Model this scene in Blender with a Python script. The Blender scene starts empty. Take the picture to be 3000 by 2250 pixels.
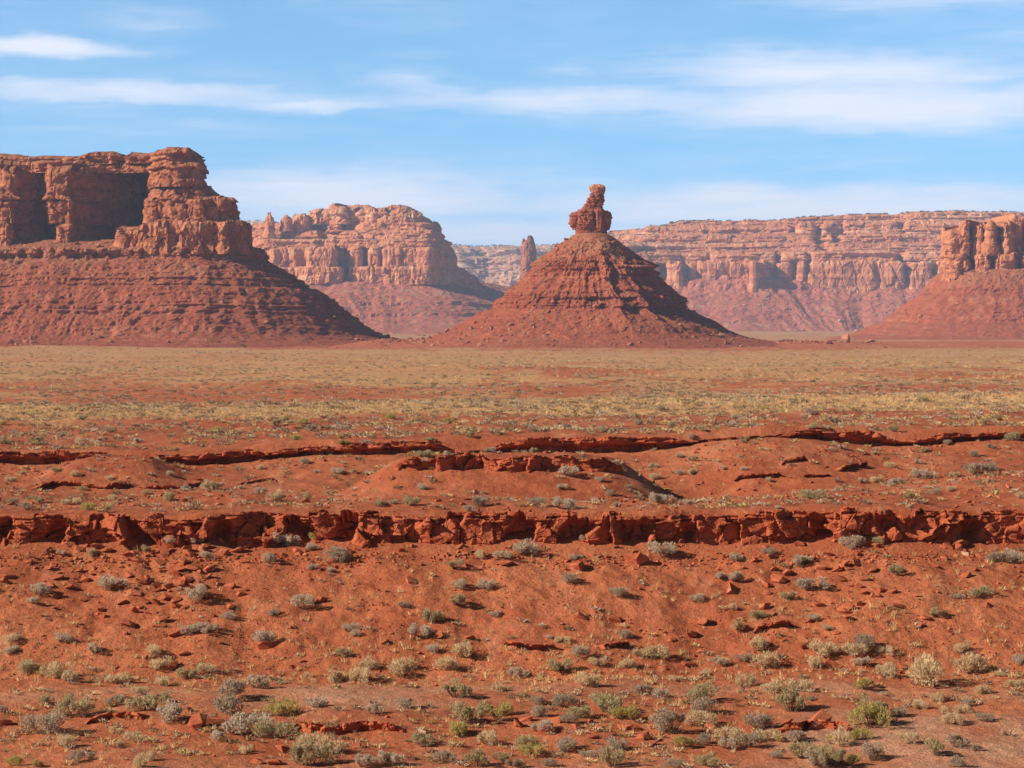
import bpy, bmesh, math, random
import numpy as np
from mathutils import Vector, Matrix
S = bpy.context.scene
COL = S.collection
# ------------------------------------------------------------------ camera, sky, sun, exposure
F = 6766.0            # focal length in pixels of the 3000-pixel-wide photograph (about 25 degrees across)
HY = 940.0            # photograph row of the true horizon
cam_d = bpy.data.cameras.new("camera"); cam = bpy.data.objects.new("camera", cam_d); COL.objects.link(cam)
cam_d.sensor_width = 36.0; cam_d.lens = 36.0 * F / 3000.0
cam.location = (0, 0, 0); cam.rotation_euler = (math.radians(90), 0, 0)
cam_d.shift_y = -(1125.0 - HY) / 3000.0
cam_d.clip_start = 0.5; cam_d.clip_end = 120000.0
S.camera = cam
SUN_EL = math.radians(28.5)
SUN_AZ = math.radians(-106.0)    # compass style from +Y: to the left and a little behind the camera
sun_dir = Vector((math.sin(SUN_AZ) * math.cos(SUN_EL), math.cos(SUN_AZ) * math.cos(SUN_EL), math.sin(SUN_EL)))
sl = bpy.data.lights.new("sun", 'SUN'); sl.energy = 5.0; sl.angle = math.radians(0.5); sl.color = (1.0, 0.94, 0.84)
so = bpy.data.objects.new("sun", sl); so.rotation_euler = (-sun_dir).to_track_quat('-Z', 'Y').to_euler(); COL.objects.link(so)
S.view_settings.view_transform = 'Standard'; S.view_settings.look = 'None'
S.view_settings.exposure = 0.55; S.view_settings.gamma = 1.0
S.render.engine = 'CYCLES'
S.cycles.max_bounces = 4; S.cycles.diffuse_bounces = 2; S.cycles.glossy_bounces = 1; S.cycles.volume_bounces = 0
S.cycles.transparent_max_bounces = 8
S.cycles.use_denoising = True

class NB:                                   # small node-tree builder
    def __init__(s, nt): s.nt = nt; s.n = nt.nodes; s.l = nt.links
    def new(s, t, **k):
        n = s.n.new(t)
        for a, v in k.items(): setattr(n, a, v)
        return n
    def put(s, sock, v):
        if isinstance(v, (int, float)): sock.default_value = v
        elif isinstance(v, (tuple, list)):
            sock.default_value = tuple(v) if len(v) == len(sock.default_value) else (*v, 1)[:len(sock.default_value)]
        else: s.l.new(v, sock)
    def math(s, op, a, b=0.0, c=None, clamp=False):
        n = s.new('ShaderNodeMath', operation=op, use_clamp=clamp); s.put(n.inputs[0], a); s.put(n.inputs[1], b)
        if c is not None: s.put(n.inputs[2], c)
        return n.outputs[0]
    def mapr(s, v, a, b, c, d, t='SMOOTHSTEP'):
        n = s.new('ShaderNodeMapRange', interpolation_type=t); s.put(n.inputs[0], v)
        for i, q in enumerate((a, b, c, d)): s.put(n.inputs[1 + i], q)
        return n.outputs[0]
    def mix(s, f, a, b, mode='MIX'):
        n = s.new('ShaderNodeMix', data_type='RGBA', blend_type=mode); s.put(n.inputs[0], f); s.put(n.inputs[6], a); s.put(n.inputs[7], b)
        return n.outputs[2]
    def noise(s, vec, scale, detail=4, rough=0.55, dist=0.0):
        n = s.new('ShaderNodeTexNoise'); s.l.new(vec, n.inputs['Vector'])
        n.inputs['Scale'].default_value = scale; n.inputs['Detail'].default_value = detail
        n.inputs['Roughness'].default_value = rough; n.inputs['Distortion'].default_value = dist
        return n.outputs[0]
    def vscale(s, vec, v):
        n = s.new('ShaderNodeVectorMath', operation='MULTIPLY'); s.l.new(vec, n.inputs[0]); n.inputs[1].default_value = v
        return n.outputs[0]
    def comb(s, x, y, z):
        n = s.new('ShaderNodeCombineXYZ'); s.put(n.inputs[0], x); s.put(n.inputs[1], y); s.put(n.inputs[2], z)
        return n.outputs[0]

W = bpy.data.worlds.new("World"); S.world = W; W.use_nodes = True
def build_world():
    b = NB(W.node_tree); b.n.clear()
    out = b.new('ShaderNodeOutputWorld'); bg = b.new('ShaderNodeBackground'); b.l.new(bg.outputs[0], out.inputs[0])
    SK = 0.1
    bg.inputs[1].default_value = SK
    tc = b.new('ShaderNodeTexCoord')
    sep = b.new('ShaderNodeSeparateXYZ'); b.l.new(tc.outputs['Generated'], sep.inputs[0])
    x, y, z = sep.outputs
    sky = b.new('ShaderNodeTexSky', sky_type='NISHITA'); sky.sun_disc = False
    sky.sun_elevation = SUN_EL; sky.sun_rotation = SUN_AZ; sky.altitude = 1500; sky.air_density = 1.0; sky.dust_density = 0.2; sky.ozone_density = 2.5
    # dry desert air: the deep blue reaches far down towards the horizon
    zz = b.math('ADD', b.math('MULTIPLY', z, 0.9), 0.115)
    b.l.new(b.comb(x, y, zz), sky.inputs[0])
    gain = b.mapr(z, 0.12, 0.35, 1.38, 0.2)
    skyc = b.mix(1.0, sky.outputs[0], b.comb(b.math('MULTIPLY', gain, .78), b.math('MULTIPLY', gain, 1.04), b.math('MULTIPLY', gain, 1.05)), 'MULTIPLY')
    az = b.math('MULTIPLY', b.math('ARCTAN2', x, y), F)
    el = b.math('MULTIPLY', b.math('ARCSINE', z), F)
    p = b.comb(az, el, 0.0)
    w1 = b.math('SUBTRACT', b.noise(b.vscale(p, (1 / 700, 1 / 260, 1)), 1.0, 3), 0.5)
    w2 = b.math('SUBTRACT', b.noise(b.vscale(p, (1 / 420, 1 / 170, 1)), 1.7, 4), 0.5)
    axw = b.math('MULTIPLY_ADD', w1, 420.0, az); elw = b.math('MULTIPLY_ADD', w2, 75.0, el)
    tot = None
    for (cx, cy, a, h, st, tilt) in CLOUDS:
        dx = b.math('MULTIPLY', b.math('SUBTRACT', axw, cx - 1500.0), 1.0 / a)
        e2 = b.math('SUBTRACT', b.math('MULTIPLY_ADD', b.math('SUBTRACT', axw, cx - 1500.0), tilt, elw), HY - cy)
        dy = b.math('MULTIPLY', e2, 1.0 / h)
        d = b.math('SQRT', b.math('ADD', b.math('MULTIPLY', dx, dx), b.math('MULTIPLY', dy, dy)))
        m = b.mapr(d, 1.4, 0.15, 0.0, st)
        tot = m if tot is None else b.math('MAXIMUM', tot, m)
    n1 = b.noise(b.vscale(p, (1 / 600, 1 / 70, 1)), 1.0, 6, 0.6)
    n2 = b.noise(b.vscale(p, (1 / 1500, 1 / 330, 1)), 1.3, 5, 0.55)
    n3 = b.noise(b.vscale(p, (1 / 260, 1 / 26, 1)), 1.0, 7, 0.62, .3)
    fib = b.math('ADD', b.math('MULTIPLY', n1, .6), b.math('MULTIPLY', n3, .4))
    streak = b.mapr(fib, 0.32, 0.62, 0.0, 1.0, 'LINEAR')
    veil = b.mapr(n2, 0.42, 0.75, 0.0, 0.38)
    m = b.math('MAXIMUM', tot, veil)
    m = b.math('ADD', b.math('MULTIPLY', m, 1.12), b.math('MULTIPLY', b.math('MULTIPLY', b.math('SUBTRACT', streak, 1.0), .46), b.mapr(m, 0, .35, 0, 1)), clamp=True)
    m = b.math('MINIMUM', m, 0.94)
    m = b.math('MULTIPLY', m, b.mapr(b.math('ABSOLUTE', el), 6000.0, 2500.0, 0.0, 1.0))   # clouds thin out overhead
    c = CLOUD_COL
    b.l.new(b.mix(m, skyc, tuple(v / SK for v in c)), bg.inputs[0])
CLOUD_COL = (0.62, 0.66, 0.76)
CLOUDS = [(150, 160, 360, 38, 1.0, .02), (450, 75, 190, 46, .4, 0), (380, 280, 760, 42, .84, .02), (930, 310, 240, 28, .8, 0),
          (1760, 300, 780, 56, .74, .0), (1250, 255, 230, 50, .55, .16), (2450, 220, 660, 80, .94, .03), (2560, 318, 780, 96, .98, .0),
          (1710, 210, 180, 24, .4, 0), (2750, 20, 620, 48, .5, 0), (1000, 580, 760, 105, 1.0, .0), (2350, 612, 1100, 90, 1.0, 0),
          (1590, 560, 330, 80, .5, 0), (2280, 480, 480, 38, .3, 0), (350, 385, 650, 30, .3, 0), (1180, 165, 120, 22, .22, 0),
          (1500, 690, 2800, 80, .8, 0), (-900, 250, 700, 60, .7, 0), (4000, 330, 700, 80, .7, 0)]
build_world()

# ------------------------------------------------------------------ numpy noise
RNG = np.random.default_rng(7)
_perm = RNG.permutation(256); _perm = np.concatenate([_perm, _perm])
_g = RNG.normal(size=(256, 3)); _g /= np.linalg.norm(_g, axis=1)[:, None]; _g *= 1.5
def perlin(x, y, z=0.0):
    x, y, z = np.broadcast_arrays(np.asarray(x, float), np.asarray(y, float), np.asarray(z, float))
    xi = np.floor(x).astype(int); yi = np.floor(y).astype(int); zi = np.floor(z).astype(int)
    fx = x - xi; fy = y - yi; fz = z - zi
    u = fx * fx * fx * (fx * (fx * 6 - 15) + 10); v = fy * fy * fy * (fy * (fy * 6 - 15) + 10); w = fz * fz * fz * (fz * (fz * 6 - 15) + 10)
    r = 0.0
    dzs = (0,) if not np.any(fz) else (0, 1)
    for dz in dzs:
        wz = w if dz else 1 - w
        for dy in (0, 1):
            wy = v if dy else 1 - v
            for dx in (0, 1):
                wx = u if dx else 1 - u
                h = _perm[_perm[_perm[(xi + dx) & 255] + ((yi + dy) & 255)] + ((zi + dz) & 255)]
                g = _g[h]
                r = r + wx * wy * wz * (g[..., 0] * (fx - dx) + g[..., 1] * (fy - dy) + g[..., 2] * (fz - dz))
    return r
def fbm(x, y, z=0.0, o=4, gain=0.5):
    a = 1.0; r = 0.0; f = 1.0
    for i in range(o):
        r = r + a * perlin(x * f + 17.3 * i, y * f + 9.1 * i, z * f if np.ndim(z) else z + i * 3.7)
        a *= gain; f *= 2.03
    return r
def ridged(x, y, z=0.0, o=3):
    a = 1.0; r = 0.0; f = 1.0
    for i in range(o):
        r = r + a * (1 - 2 * np.abs(perlin(x * f + 5.3 * i, y * f + 3.1 * i, z)))
        a *= 0.5; f *= 2.1
    return r
def _h(a, b, k):
    v = (a.astype(np.int64) * 374761393 + b.astype(np.int64) * 668265263 + k * 982451653) & 0xffffffff
    v = ((v ^ (v >> 13)) * 1274126177) & 0xffffffff
    v = v ^ (v >> 16)
    return (v & 0xffff) / 65535.0
def worley(x, y, seed=0, jit=0.9):
    """F1, F2 and a random number per cell; worley.t is a tilt across each cell"""
    x, y = np.broadcast_arrays(np.asarray(x, float), np.asarray(y, float))
    xi = np.floor(x); yi = np.floor(y)
    f1 = np.full(x.shape, 9.0); f2 = np.full(x.shape, 9.0); cid = np.zeros(x.shape); ox = np.zeros(x.shape); oy = np.zeros(x.shape)
    for dx in (-1, 0, 1):
        for dy in (-1, 0, 1):
            cx = xi + dx; cy = yi + dy
            px = cx + 0.5 + (_h(cx, cy, seed + 1) - 0.5) * jit; py = cy + 0.5 + (_h(cx, cy, seed + 2) - 0.5) * jit
            d = np.maximum(np.abs(px - x), np.abs(py - y)) * 0.7 + 0.3 * np.hypot(px - x, py - y)   # squarish blocks
            c = _h(cx, cy, seed + 3)
            n = d < f1
            f2 = np.where(n, f1, np.minimum(f2, d)); cid = np.where(n, c, cid); ox = np.where(n, x - px, ox); oy = np.where(n, y - py, oy); f1 = np.where(n, d, f1)
    worley.t = ox * (np.mod(cid * 7.31, 1) - .5) * 2 + oy * (np.mod(cid * 13.7, 1) - .5) * 1.2
    return f1, f2, cid
def sstep(a, b, x):
    t = np.clip((x - a) / (b - a), 0, 1); return t * t * (3 - 2 * t)

# ------------------------------------------------------------------ mesh helpers
def mesh(name, V, Fq, mats, smooth=False, attrs=None):
    """V (n,3), Fq (m,k) index array of one polygon size, or a list of such arrays"""
    me = bpy.data.meshes.new(name)
    V = np.ascontiguousarray(V, dtype=np.float32)
    Fs = Fq if isinstance(Fq, list) else [Fq]
    me.vertices.add(len(V)); me.vertices.foreach_set('co', V.ravel())
    tot = np.concatenate([np.full(len(f), f.shape[1], dtype=np.int32) for f in Fs])
    idx = np.concatenate([f.ravel() for f in Fs]).astype(np.int32)
    me.loops.add(len(idx)); me.loops.foreach_set('vertex_index', idx)
    me.polygons.add(len(tot))
    st = np.zeros(len(tot), dtype=np.int32); st[1:] = np.cumsum(tot)[:-1]
    me.polygons.foreach_set('loop_start', st)
    if not isinstance(mats, (list, tuple)): mats = [mats]
    for m in mats: me.materials.append(m)
    me.polygons.foreach_set('use_smooth', np.full(len(tot), bool(smooth)))
    if attrs:
        for k, a in attrs.items():
            at = me.attributes.new(k, 'FLOAT', 'POINT'); at.data.foreach_set('value', np.ascontiguousarray(a, dtype=np.float32))
    me.update(calc_edges=True); me.validate()
    return me
def link(name, me, parent=None, loc=(0, 0, 0), rot=(0, 0, 0), scale=(1, 1, 1)):
    o = bpy.data.objects.new(name, me); COL.objects.link(o)
    o.parent = parent; o.location = loc; o.rotation_euler = rot; o.scale = scale
    return o
def tag(o, label=None, cat=None, group=None, kind=None):
    for k, v in (('label', label), ('category', cat), ('group', group), ('kind', kind)):
        if v: o[k] = v
    return o
def grid_faces(nr, nc, closed=False):
    i = np.arange(nr - 1)[:, None]; j = np.arange(nc if closed else nc - 1)[None, :]
    j2 = (j + 1) % nc
    return np.stack([i * nc + j, i * nc + j2, (i + 1) * nc + j2, (i + 1) * nc + j], -1).reshape(-1, 4)
class MB:
    def __init__(s): s.V = []; s.F = {}; s.n = 0
    def add(s, V, Fq):
        s.V.append(np.asarray(V, float).reshape(-1, 3))
        for f in (Fq if isinstance(Fq, list) else [Fq]): s.F.setdefault(f.shape[1], []).append(f + s.n)
        s.n += len(s.V[-1])
    def mesh(s, name, mats, smooth=False):
        return mesh(name, np.concatenate(s.V), [np.concatenate(f) for f in s.F.values()], mats, smooth)

# ------------------------------------------------------------------ materials
def newmat(name):
    m = bpy.data.materials.new(name); m.use_nodes = True
    b = NB(m.node_tree); b.n.clear()
    out = b.new('ShaderNodeOutputMaterial'); p = b.new('ShaderNodeBsdfPrincipled'); b.l.new(p.outputs[0], out.inputs[0])
    p.inputs['Roughness'].default_value = 0.92; p.inputs['Specular IOR Level'].default_value = 0.12
    geo = b.new('ShaderNodeNewGeometry')
    return m, b, p, geo
def rock_mat(name, c_dark, c_mid, c_pale, unit, band=1.0, bump=0.6, veg=None, streak=0.0, upper=None):
    """bedded sandstone; unit = size in metres of the larger blotches"""
    m, b, p, geo = newmat(name); P = geo.outputs['Position']
    bands = b.noise(b.vscale(P, (0.06 / unit, 0.06 / unit, 1.6 / unit)), 1.0, 5, 0.6)
    blot = b.noise(P, 1.0 / unit, 5, 0.6)
    fine = b.noise(P, 9.0 / unit, 4, 0.65)
    f = b.math('ADD', b.math('MULTIPLY', bands, band), b.math('MULTIPLY', blot, 1.0 - band * 0.5))
    lo = 0.5 * (1 + band * 0.5)
    c = b.mix(b.mapr(f, lo - 0.2, lo, 0, 1), c_dark, c_mid)
    c = b.mix(b.mapr(f, lo + 0.02, lo + 0.2, 0, 1), c, c_pale)
    c = b.mix(1.0, c, b.mix(b.mapr(fine, 0.3, 0.7, 0, 1, 'LINEAR'), (0.74, 0.72, 0.7), (1.2, 1.2, 1.2)), 'MULTIPLY')
    if streak:
        sn = b.noise(b.vscale(P, (3.0 / unit, 3.0 / unit, 0.12 / unit)), 1.0, 4, 0.6)
        c = b.mix(b.mapr(sn, 0.52, 0.72, 0, streak), c, tuple(v * 0.45 for v in c_dark))
    if upper:      # paler brown debris shed from the cliff lies on the upper part of the slope
        sz = b.new('ShaderNodeSeparateXYZ'); b.l.new(P, sz.inputs[0])
        zz = b.math('ADD', sz.outputs[2], b.math('MULTIPLY', b.math('SUBTRACT', b.noise(P, .03, 4), .5), 60.0))
        c = b.mix(b.mapr(zz, upper[1], upper[2], 0, .62), c, b.mix(b.mapr(fine, .35, .65, 0, 1), upper[0], tuple(v * 1.35 for v in upper[0])))
    if veg:
        vn = b.noise(P, veg[1], 2, 0.5); vb = b.noise(P, veg[1] * 0.09, 3)
        c = b.mix(b.math('MULTIPLY', b.mapr(vn, veg[2], veg[2] + 0.06, 0, 1), b.mapr(vb, 0.4, 0.6, 0.25, 1)), c, veg[0])
    b.l.new(c, p.inputs['Base Color'])
    bp = b.new('ShaderNodeBump'); bp.inputs['Strength'].default_value = bump; bp.inputs['Distance'].default_value = unit * 0.12
    hh = b.math('ADD', b.noise(P, 3.0 / unit, 6, 0.65), b.math('MULTIPLY', bands, 0.8))
    b.l.new(hh, bp.inputs['Height']); b.l.new(bp.outputs[0], p.inputs['Normal'])
    return m
def ground_mat():
    m, b, p, geo = newmat("red_earth"); P = geo.outputs['Position']
    def att(k):
        a = b.new('ShaderNodeAttribute', attribute_name=k); return a.outputs['Fac']
    big = b.noise(P, 0.09, 5, 0.6); med = b.noise(P, 0.8, 5, 0.6); fine = b.noise(P, 7.0, 4, 0.7); far = b.noise(P, 0.012, 5, 0.6)
    c = b.mix(b.mapr(big, 0.35, 0.65, 0, 1), (0.37, 0.092, 0.037), (0.46, 0.135, 0.056))
    c = b.mix(b.mapr(med, 0.45, 0.75, 0, 0.6), c, (0.49, 0.165, 0.072))
    c = b.mix(b.mapr(med, 0.45, 0.25, 0, 0.5), c, (0.27, 0.06, 0.026))
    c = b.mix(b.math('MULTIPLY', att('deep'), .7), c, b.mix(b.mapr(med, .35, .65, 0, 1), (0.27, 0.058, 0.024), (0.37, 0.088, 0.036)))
    c = b.mix(att('tan'), c, b.mix(b.mapr(fine, .4, .6, 0, 1), (0.44, 0.205, 0.115), (0.52, 0.26, 0.15)))
    c = b.mix(b.mapr(fine, 0.52, 0.72, 0, 0.45), c, (0.58, 0.22, 0.1))
    c = b.mix(b.mapr(fine, 0.44, 0.28, 0, 0.5), c, (0.22, 0.05, 0.022))
    wash = b.noise(b.vscale(P, (1.1, .22, 1)), .55, 5, .65, .4)
    c = b.mix(b.mapr(wash, .54, .72, 0, .5), c, (0.56, 0.235, 0.125))
    c = b.mix(b.mapr(wash, .44, .28, 0, .35), c, (0.25, 0.062, 0.028))
    grit = b.noise(P, 16.0, 3, .7)
    c = b.mix(1.0, c, b.mix(b.mapr(grit, .3, .7, 0, 1, 'LINEAR'), (.72, .70, .68), (1.25, 1.27, 1.3)), 'MULTIPLY')
    # dry grass and low scrub too small to see one by one
    vg = b.mix(b.mapr(b.noise(P, 0.35, 4, 0.65), 0.38, 0.62, 0, 1), (0.54, 0.295, 0.125), (0.41, 0.21, 0.098))
    vg = b.mix(b.mapr(far, 0.4, 0.62, 0, 0.6), vg, (0.46, 0.215, 0.095))
    vn = b.math('ADD', b.math('MULTIPLY', b.noise(b.vscale(P, (1, .35, 1)), 0.16, 6, 0.7), 0.9), b.math('MULTIPLY', b.noise(P, 0.9, 3, 0.6), 0.3))
    thr = b.math('MULTIPLY_ADD', att('veg'), -0.62, 0.92)
    c = b.mix(b.mapr(b.math('SUBTRACT', vn, thr), -0.06, 0.1, 0, 0.9), c, vg)
    b.l.new(c, p.inputs['Base Color'])
    bp = b.new('ShaderNodeBump'); bp.inputs['Strength'].default_value = 1.0; bp.inputs['Distance'].default_value = 0.14
    b.l.new(b.math('ADD', b.noise(P, 2.6, 6, 0.7), b.math('MULTIPLY', b.noise(P, 11.0, 3, 0.6), 0.35)), bp.inputs['Height'])
    b.l.new(bp.outputs[0], p.inputs['Normal'])
    return m
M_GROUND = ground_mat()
M_LEDGE = rock_mat("red_ledge_rock", (0.25, 0.055, 0.024), (0.37, 0.085, 0.034), (0.46, 0.125, 0.055), 0.7, 0.35, 0.55)
M_ROCK = rock_mat("red_loose_rock", (0.27, 0.06, 0.027), (0.39, 0.10, 0.042), (0.50, 0.17, 0.085), 0.9, 0.2, 0.5)
M_PALEROCK = rock_mat("pale_loose_rock", (0.38, 0.17, 0.09), (0.48, 0.25, 0.15), (0.56, 0.36, 0.24), 0.9, 0.2, 0.5)
VEGC = (0.15, 0.125, 0.065)
M_CLIFF = rock_mat("mesa_cliff_sandstone", (0.25, 0.074, 0.033), (0.39, 0.132, 0.058), (0.49, 0.20, 0.096), 9.0, 0.5, 0.5, None, 0.5)
M_TALUS = rock_mat("mesa_talus", (0.22, 0.050, 0.024), (0.32, 0.08, 0.037), (0.38, 0.125, 0.062), 11.0, 0.6, 0.7, (VEGC, 0.55, 0.60), 0.0, ((0.30, 0.115, 0.056), 30, 56))
M_SPIRE = rock_mat("spire_sandstone", (0.25, 0.06, 0.027), (0.34, 0.09, 0.04), (0.40, 0.13, 0.06), 6.0, 0.4, 0.6)
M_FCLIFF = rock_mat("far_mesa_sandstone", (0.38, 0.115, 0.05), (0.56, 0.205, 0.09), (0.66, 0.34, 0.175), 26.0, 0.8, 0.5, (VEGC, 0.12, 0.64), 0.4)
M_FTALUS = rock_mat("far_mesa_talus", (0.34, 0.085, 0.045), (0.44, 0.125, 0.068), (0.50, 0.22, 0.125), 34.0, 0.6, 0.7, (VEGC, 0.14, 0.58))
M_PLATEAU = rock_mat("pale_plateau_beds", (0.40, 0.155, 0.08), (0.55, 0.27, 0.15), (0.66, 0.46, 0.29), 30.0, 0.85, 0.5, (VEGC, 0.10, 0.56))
M_RSPIRE = rock_mat("orange_pillar_sandstone", (0.35, 0.112, 0.052), (0.49, 0.18, 0.083), (0.59, 0.26, 0.13), 10.0, 0.4, 0.5, None, 0.35)
M_TALUSROCK = rock_mat("talus_rock", (0.27, 0.085, 0.045), (0.36, 0.135, 0.07), (0.44, 0.22, 0.13), 3.0, 0.2, 0.4)
M_FARROCK = rock_mat("far_talus_rock", (0.32, 0.12, 0.07), (0.44, 0.22, 0.14), (0.55, 0.36, 0.25), 9.0, 0.2, 0.4)
def leaf_mat(name, c1, c2):
    m, b, p, geo = newmat(name)
    c = b.mix(geo.outputs['Random Per Island'], c1, c2)
    b.l.new(c, p.inputs['Base Color'])
    t = b.new('ShaderNodeBsdfTranslucent'); b.l.new(c, t.inputs[0]); mx = b.new('ShaderNodeMixShader'); mx.inputs[0].default_value = .5
    b.l.new(p.outputs[0], mx.inputs[1]); b.l.new(t.outputs[0], mx.inputs[2])
    out = [n for n in b.n if n.type == 'OUTPUT_MATERIAL'][0]; b.l.new(mx.outputs[0], out.inputs[0])
    return m

# ------------------------------------------------------------------ terrain
PXS = np.array([-1300., 0, 500, 1000, 1500, 2000, 2500, 3000, 4300])
def zrow(D, py): return -(np.array(py, float) - HY) * D / F
def _lines():
    L = []
    def c(D, z): L.append((D, np.full(9, float(z))))
    def p(D, *py):
        py = list(py)
        L.append((D, zrow(D, [py[0]] + py + [py[-1]]) if len(py) == 7 else zrow(D, [py[0]] * 9)))
    c(0, -1.7); c(3.5, -1.8); c(12, -4.6); c(40, -10.6); c(60, -13.2); c(70, -14.15)
    p(75, 2250); p(81, 2155, 2150, 2165, 2160, 2150, 2145, 2140); p(84, 2100, 2100, 2092, 2098, 2095, 2100, 2095); p(88, 2046); p(94, 1978, 1978, 1982, 1982, 1978, 1965, 1960)
    p(107.6, 1566, 1570, 1562, 1560, 1572, 1562, 1566); p(107.95, 1510, 1510, 1502, 1500, 1500, 1490, 1498)
    p(112, 1490, 1482, 1482, 1485, 1482, 1462, 1455)
    L.append((122, np.array([-9.9, -9.9, -9.8, -9.5, -9.5, -9.6, -8.75, -8.25, -8.2])))
    L.append((126, np.array([-10.0, -10.0, -10.0, -9.8, -9.8, -10.0, -9.3, -8.5, -8.3])))
    p(139, 1432, 1440, 1440, 1442, 1462, 1440, 1385)
    p(152.2, 1350, 1354, 1326, 1314, 1310, 1298, 1286); p(152.8, 1320, 1320, 1290, 1280, 1279, 1262, 1252)
    p(180, 1272, 1268, 1252, 1246, 1242, 1234, 1225); p(225, 1216, 1214, 1208, 1204, 1200, 1192, 1188)
    p(262, 1192, 1190, 1184, 1178, 1172, 1163, 1158)
    p(300, 1190, 1188, 1180, 1174, 1165, 1155, 1150)
    p(420, 1138, 1136, 1128, 1124, 1122, 1118, 1112)
    p(560, 1108, 1104, 1084, 1077, 1078, 1082, 1085)
    p(700, 1086, 1086, 1080, 1075, 1076, 1074, 1070)
    p(1000, 1050); p(1400, 1023); p(1800, 1009); p(2600, 994); p(4500, 976)
    c(9000, -24); c(60000, -24)
    return np.array([l[0] for l in L]), np.array([l[1] for l in L])
LD, LZ = _lines()
def base_z(x, y):
    y = np.asarray(y, float); x = np.asarray(x, float)
    r = np.maximum(y, np.abs(x) * 0.6)
    r = np.where(y < 0, np.abs(x) * 0.6 + 0.0 * y, r)
    px = np.clip(1500 + F * x / np.maximum(y, 0.5), -1299, 4299)
    # ledges and slopes swing nearer and farther along the line of sight
    wob = wobble(px)
    ry = r - wob * sstep(60, 85, r) * (1 - sstep(190, 260, r))
    k = np.clip(np.searchsorted(LD, ry, side='right') - 1, 0, len(LD) - 2)
    t = np.clip((ry - LD[k]) / (LD[k + 1] - LD[k]), 0, 1)
    ci = np.clip(np.searchsorted(PXS, px, side='right') - 1, 0, len(PXS) - 2)
    ct = np.clip((px - PXS[ci]) / (PXS[ci + 1] - PXS[ci]), 0, 1); ct = ct * ct * (3 - 2 * ct)
    a = LZ[k, ci] * (1 - ct) + LZ[k, ci + 1] * ct; b = LZ[k + 1, ci] * (1 - ct) + LZ[k + 1, ci + 1] * ct
    z = a * (1 - t) + b * t
    return z, r, px
def wobble(px): return 0.6 * perlin(px / 420.0, 0.3) + 0.35 * perlin(px / 170.0, 7.7)
def bumpf(x, y, px, D, fx, fy, rx, ry, h):
    xc = (px - 1500) * D / F
    q = np.hypot(np.maximum(np.abs(x - xc) - fx, 0) / rx, np.maximum(np.abs(y - D) - fy, 0) / ry)
    return h * (1 - sstep(0, 1, q))
def H(x, y):
    x = np.asarray(x, float); y = np.asarray(y, float)
    z, r, px = base_z(x, y)
    near = (r > 55) & (r < 175) & (y > 0)
    n = fbm(x / 5.0, y / 5.0, 0, 4) * 0.16 + fbm(x / 0.9, y / 0.9, 3.3, 3) * 0.045
    far = sstep(170, 500, r)
    n = n * (1 - 0.4 * far) + far * (fbm(x / 60.0, y / 60.0, 5.1, 5) * 0.9) + sstep(500, 1500, r) * fbm(x / 190, y / 190, 2.2, 4) * 1.2
    midn = sstep(108, 116, r) * (1 - sstep(200, 300, r))
    n = n + midn * fbm(x / 9.0, y / 9.0, 8.8, 4) * 0.28
    sl = sstep(92, 97, r) * (1 - sstep(104, 107, r))         # rills and lumps on the slope under the long ledge
    n = n + sl * (0.07 * ridged(x / 3.1 + 0.15 * fbm(x, y / 4, 0, 2), y / 9.0, 1.1, 3) - 0.03 + 0.14 * fbm(x / 2.2, y / 2.2, 4.4, 3))
    keep = 1 - np.exp(-((r - 106.3) / 1.2) ** 2) * 0.75 * (r < 112) - np.exp(-((r - 152.4) / 1.6) ** 2) * 0.7
    z = z + n * np.clip(keep, 0.15, 1)
    z = z + bumpf(x, y, 1490, 131, 5.4, 1.2, 5.2, 8.0, 2.3)          # flat-topped mound
    z = z + bumpf(x, y, 330, 146, 1.2, 0.5, 4.5, 7.0, 1.0)            # bare hump on the left
    z = z + bumpf(x, y, 2230, 147, 1.0, 2.0, 7.0, 9.0, 0.95)          # spur on the right
    z = z + bumpf(x, y, 1215, 1640, 20, 10, 48, 150, 5.0) * (1 + .12 * fbm(x / 14, y / 25, 3.1, 4)) + bumpf(x, y, 2330, 1640, 20, 12, 70, 150, 3.5)   # low saddles beside the butte
    z = z + bumpf(x, y, 650, 118, 0.5, 0.5, 7.0, 3.5, 0.55) + bumpf(x, y, 1350, 117, 1.0, 0.5, 8.0, 3.5, 0.25)
    return z
def flat_mask(px, rr):
    m = np.exp(-(((px - 1000) / 360) ** 2 + ((rr - 87) / 2.4) ** 2)) + 1.15 * sstep(2100, 2500, px) * sstep(88, 82, rr) + .5 * sstep(78, 74, rr)
    return np.clip(m + .55 * np.exp(-((rr - 90.5) / 1.6) ** 2), 0, 1)
def ray_ground(px, py):
    """first ground point on the line of sight through a photograph pixel"""
    y = np.geomspace(60, 9000, 2600)
    x = (px - 1500) / F * y; zr = -(py - HY) / F * y
    hit = np.nonzero(H(x, y) > zr)[0]
    if len(hit) == 0: return None
    k = hit[0]; a, b = y[max(k - 1, 0)], y[k]
    yy = np.linspace(a, b, 12); hh = H((px - 1500) / F * yy, yy); q = np.nonzero(hh > -(py - HY) / F * yy)[0]
    yv = yy[q[0]] if len(q) else b
    xv = (px - 1500) / F * yv
    return xv, yv, float(H(np.array([xv]), np.array([yv]))[0])
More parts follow.
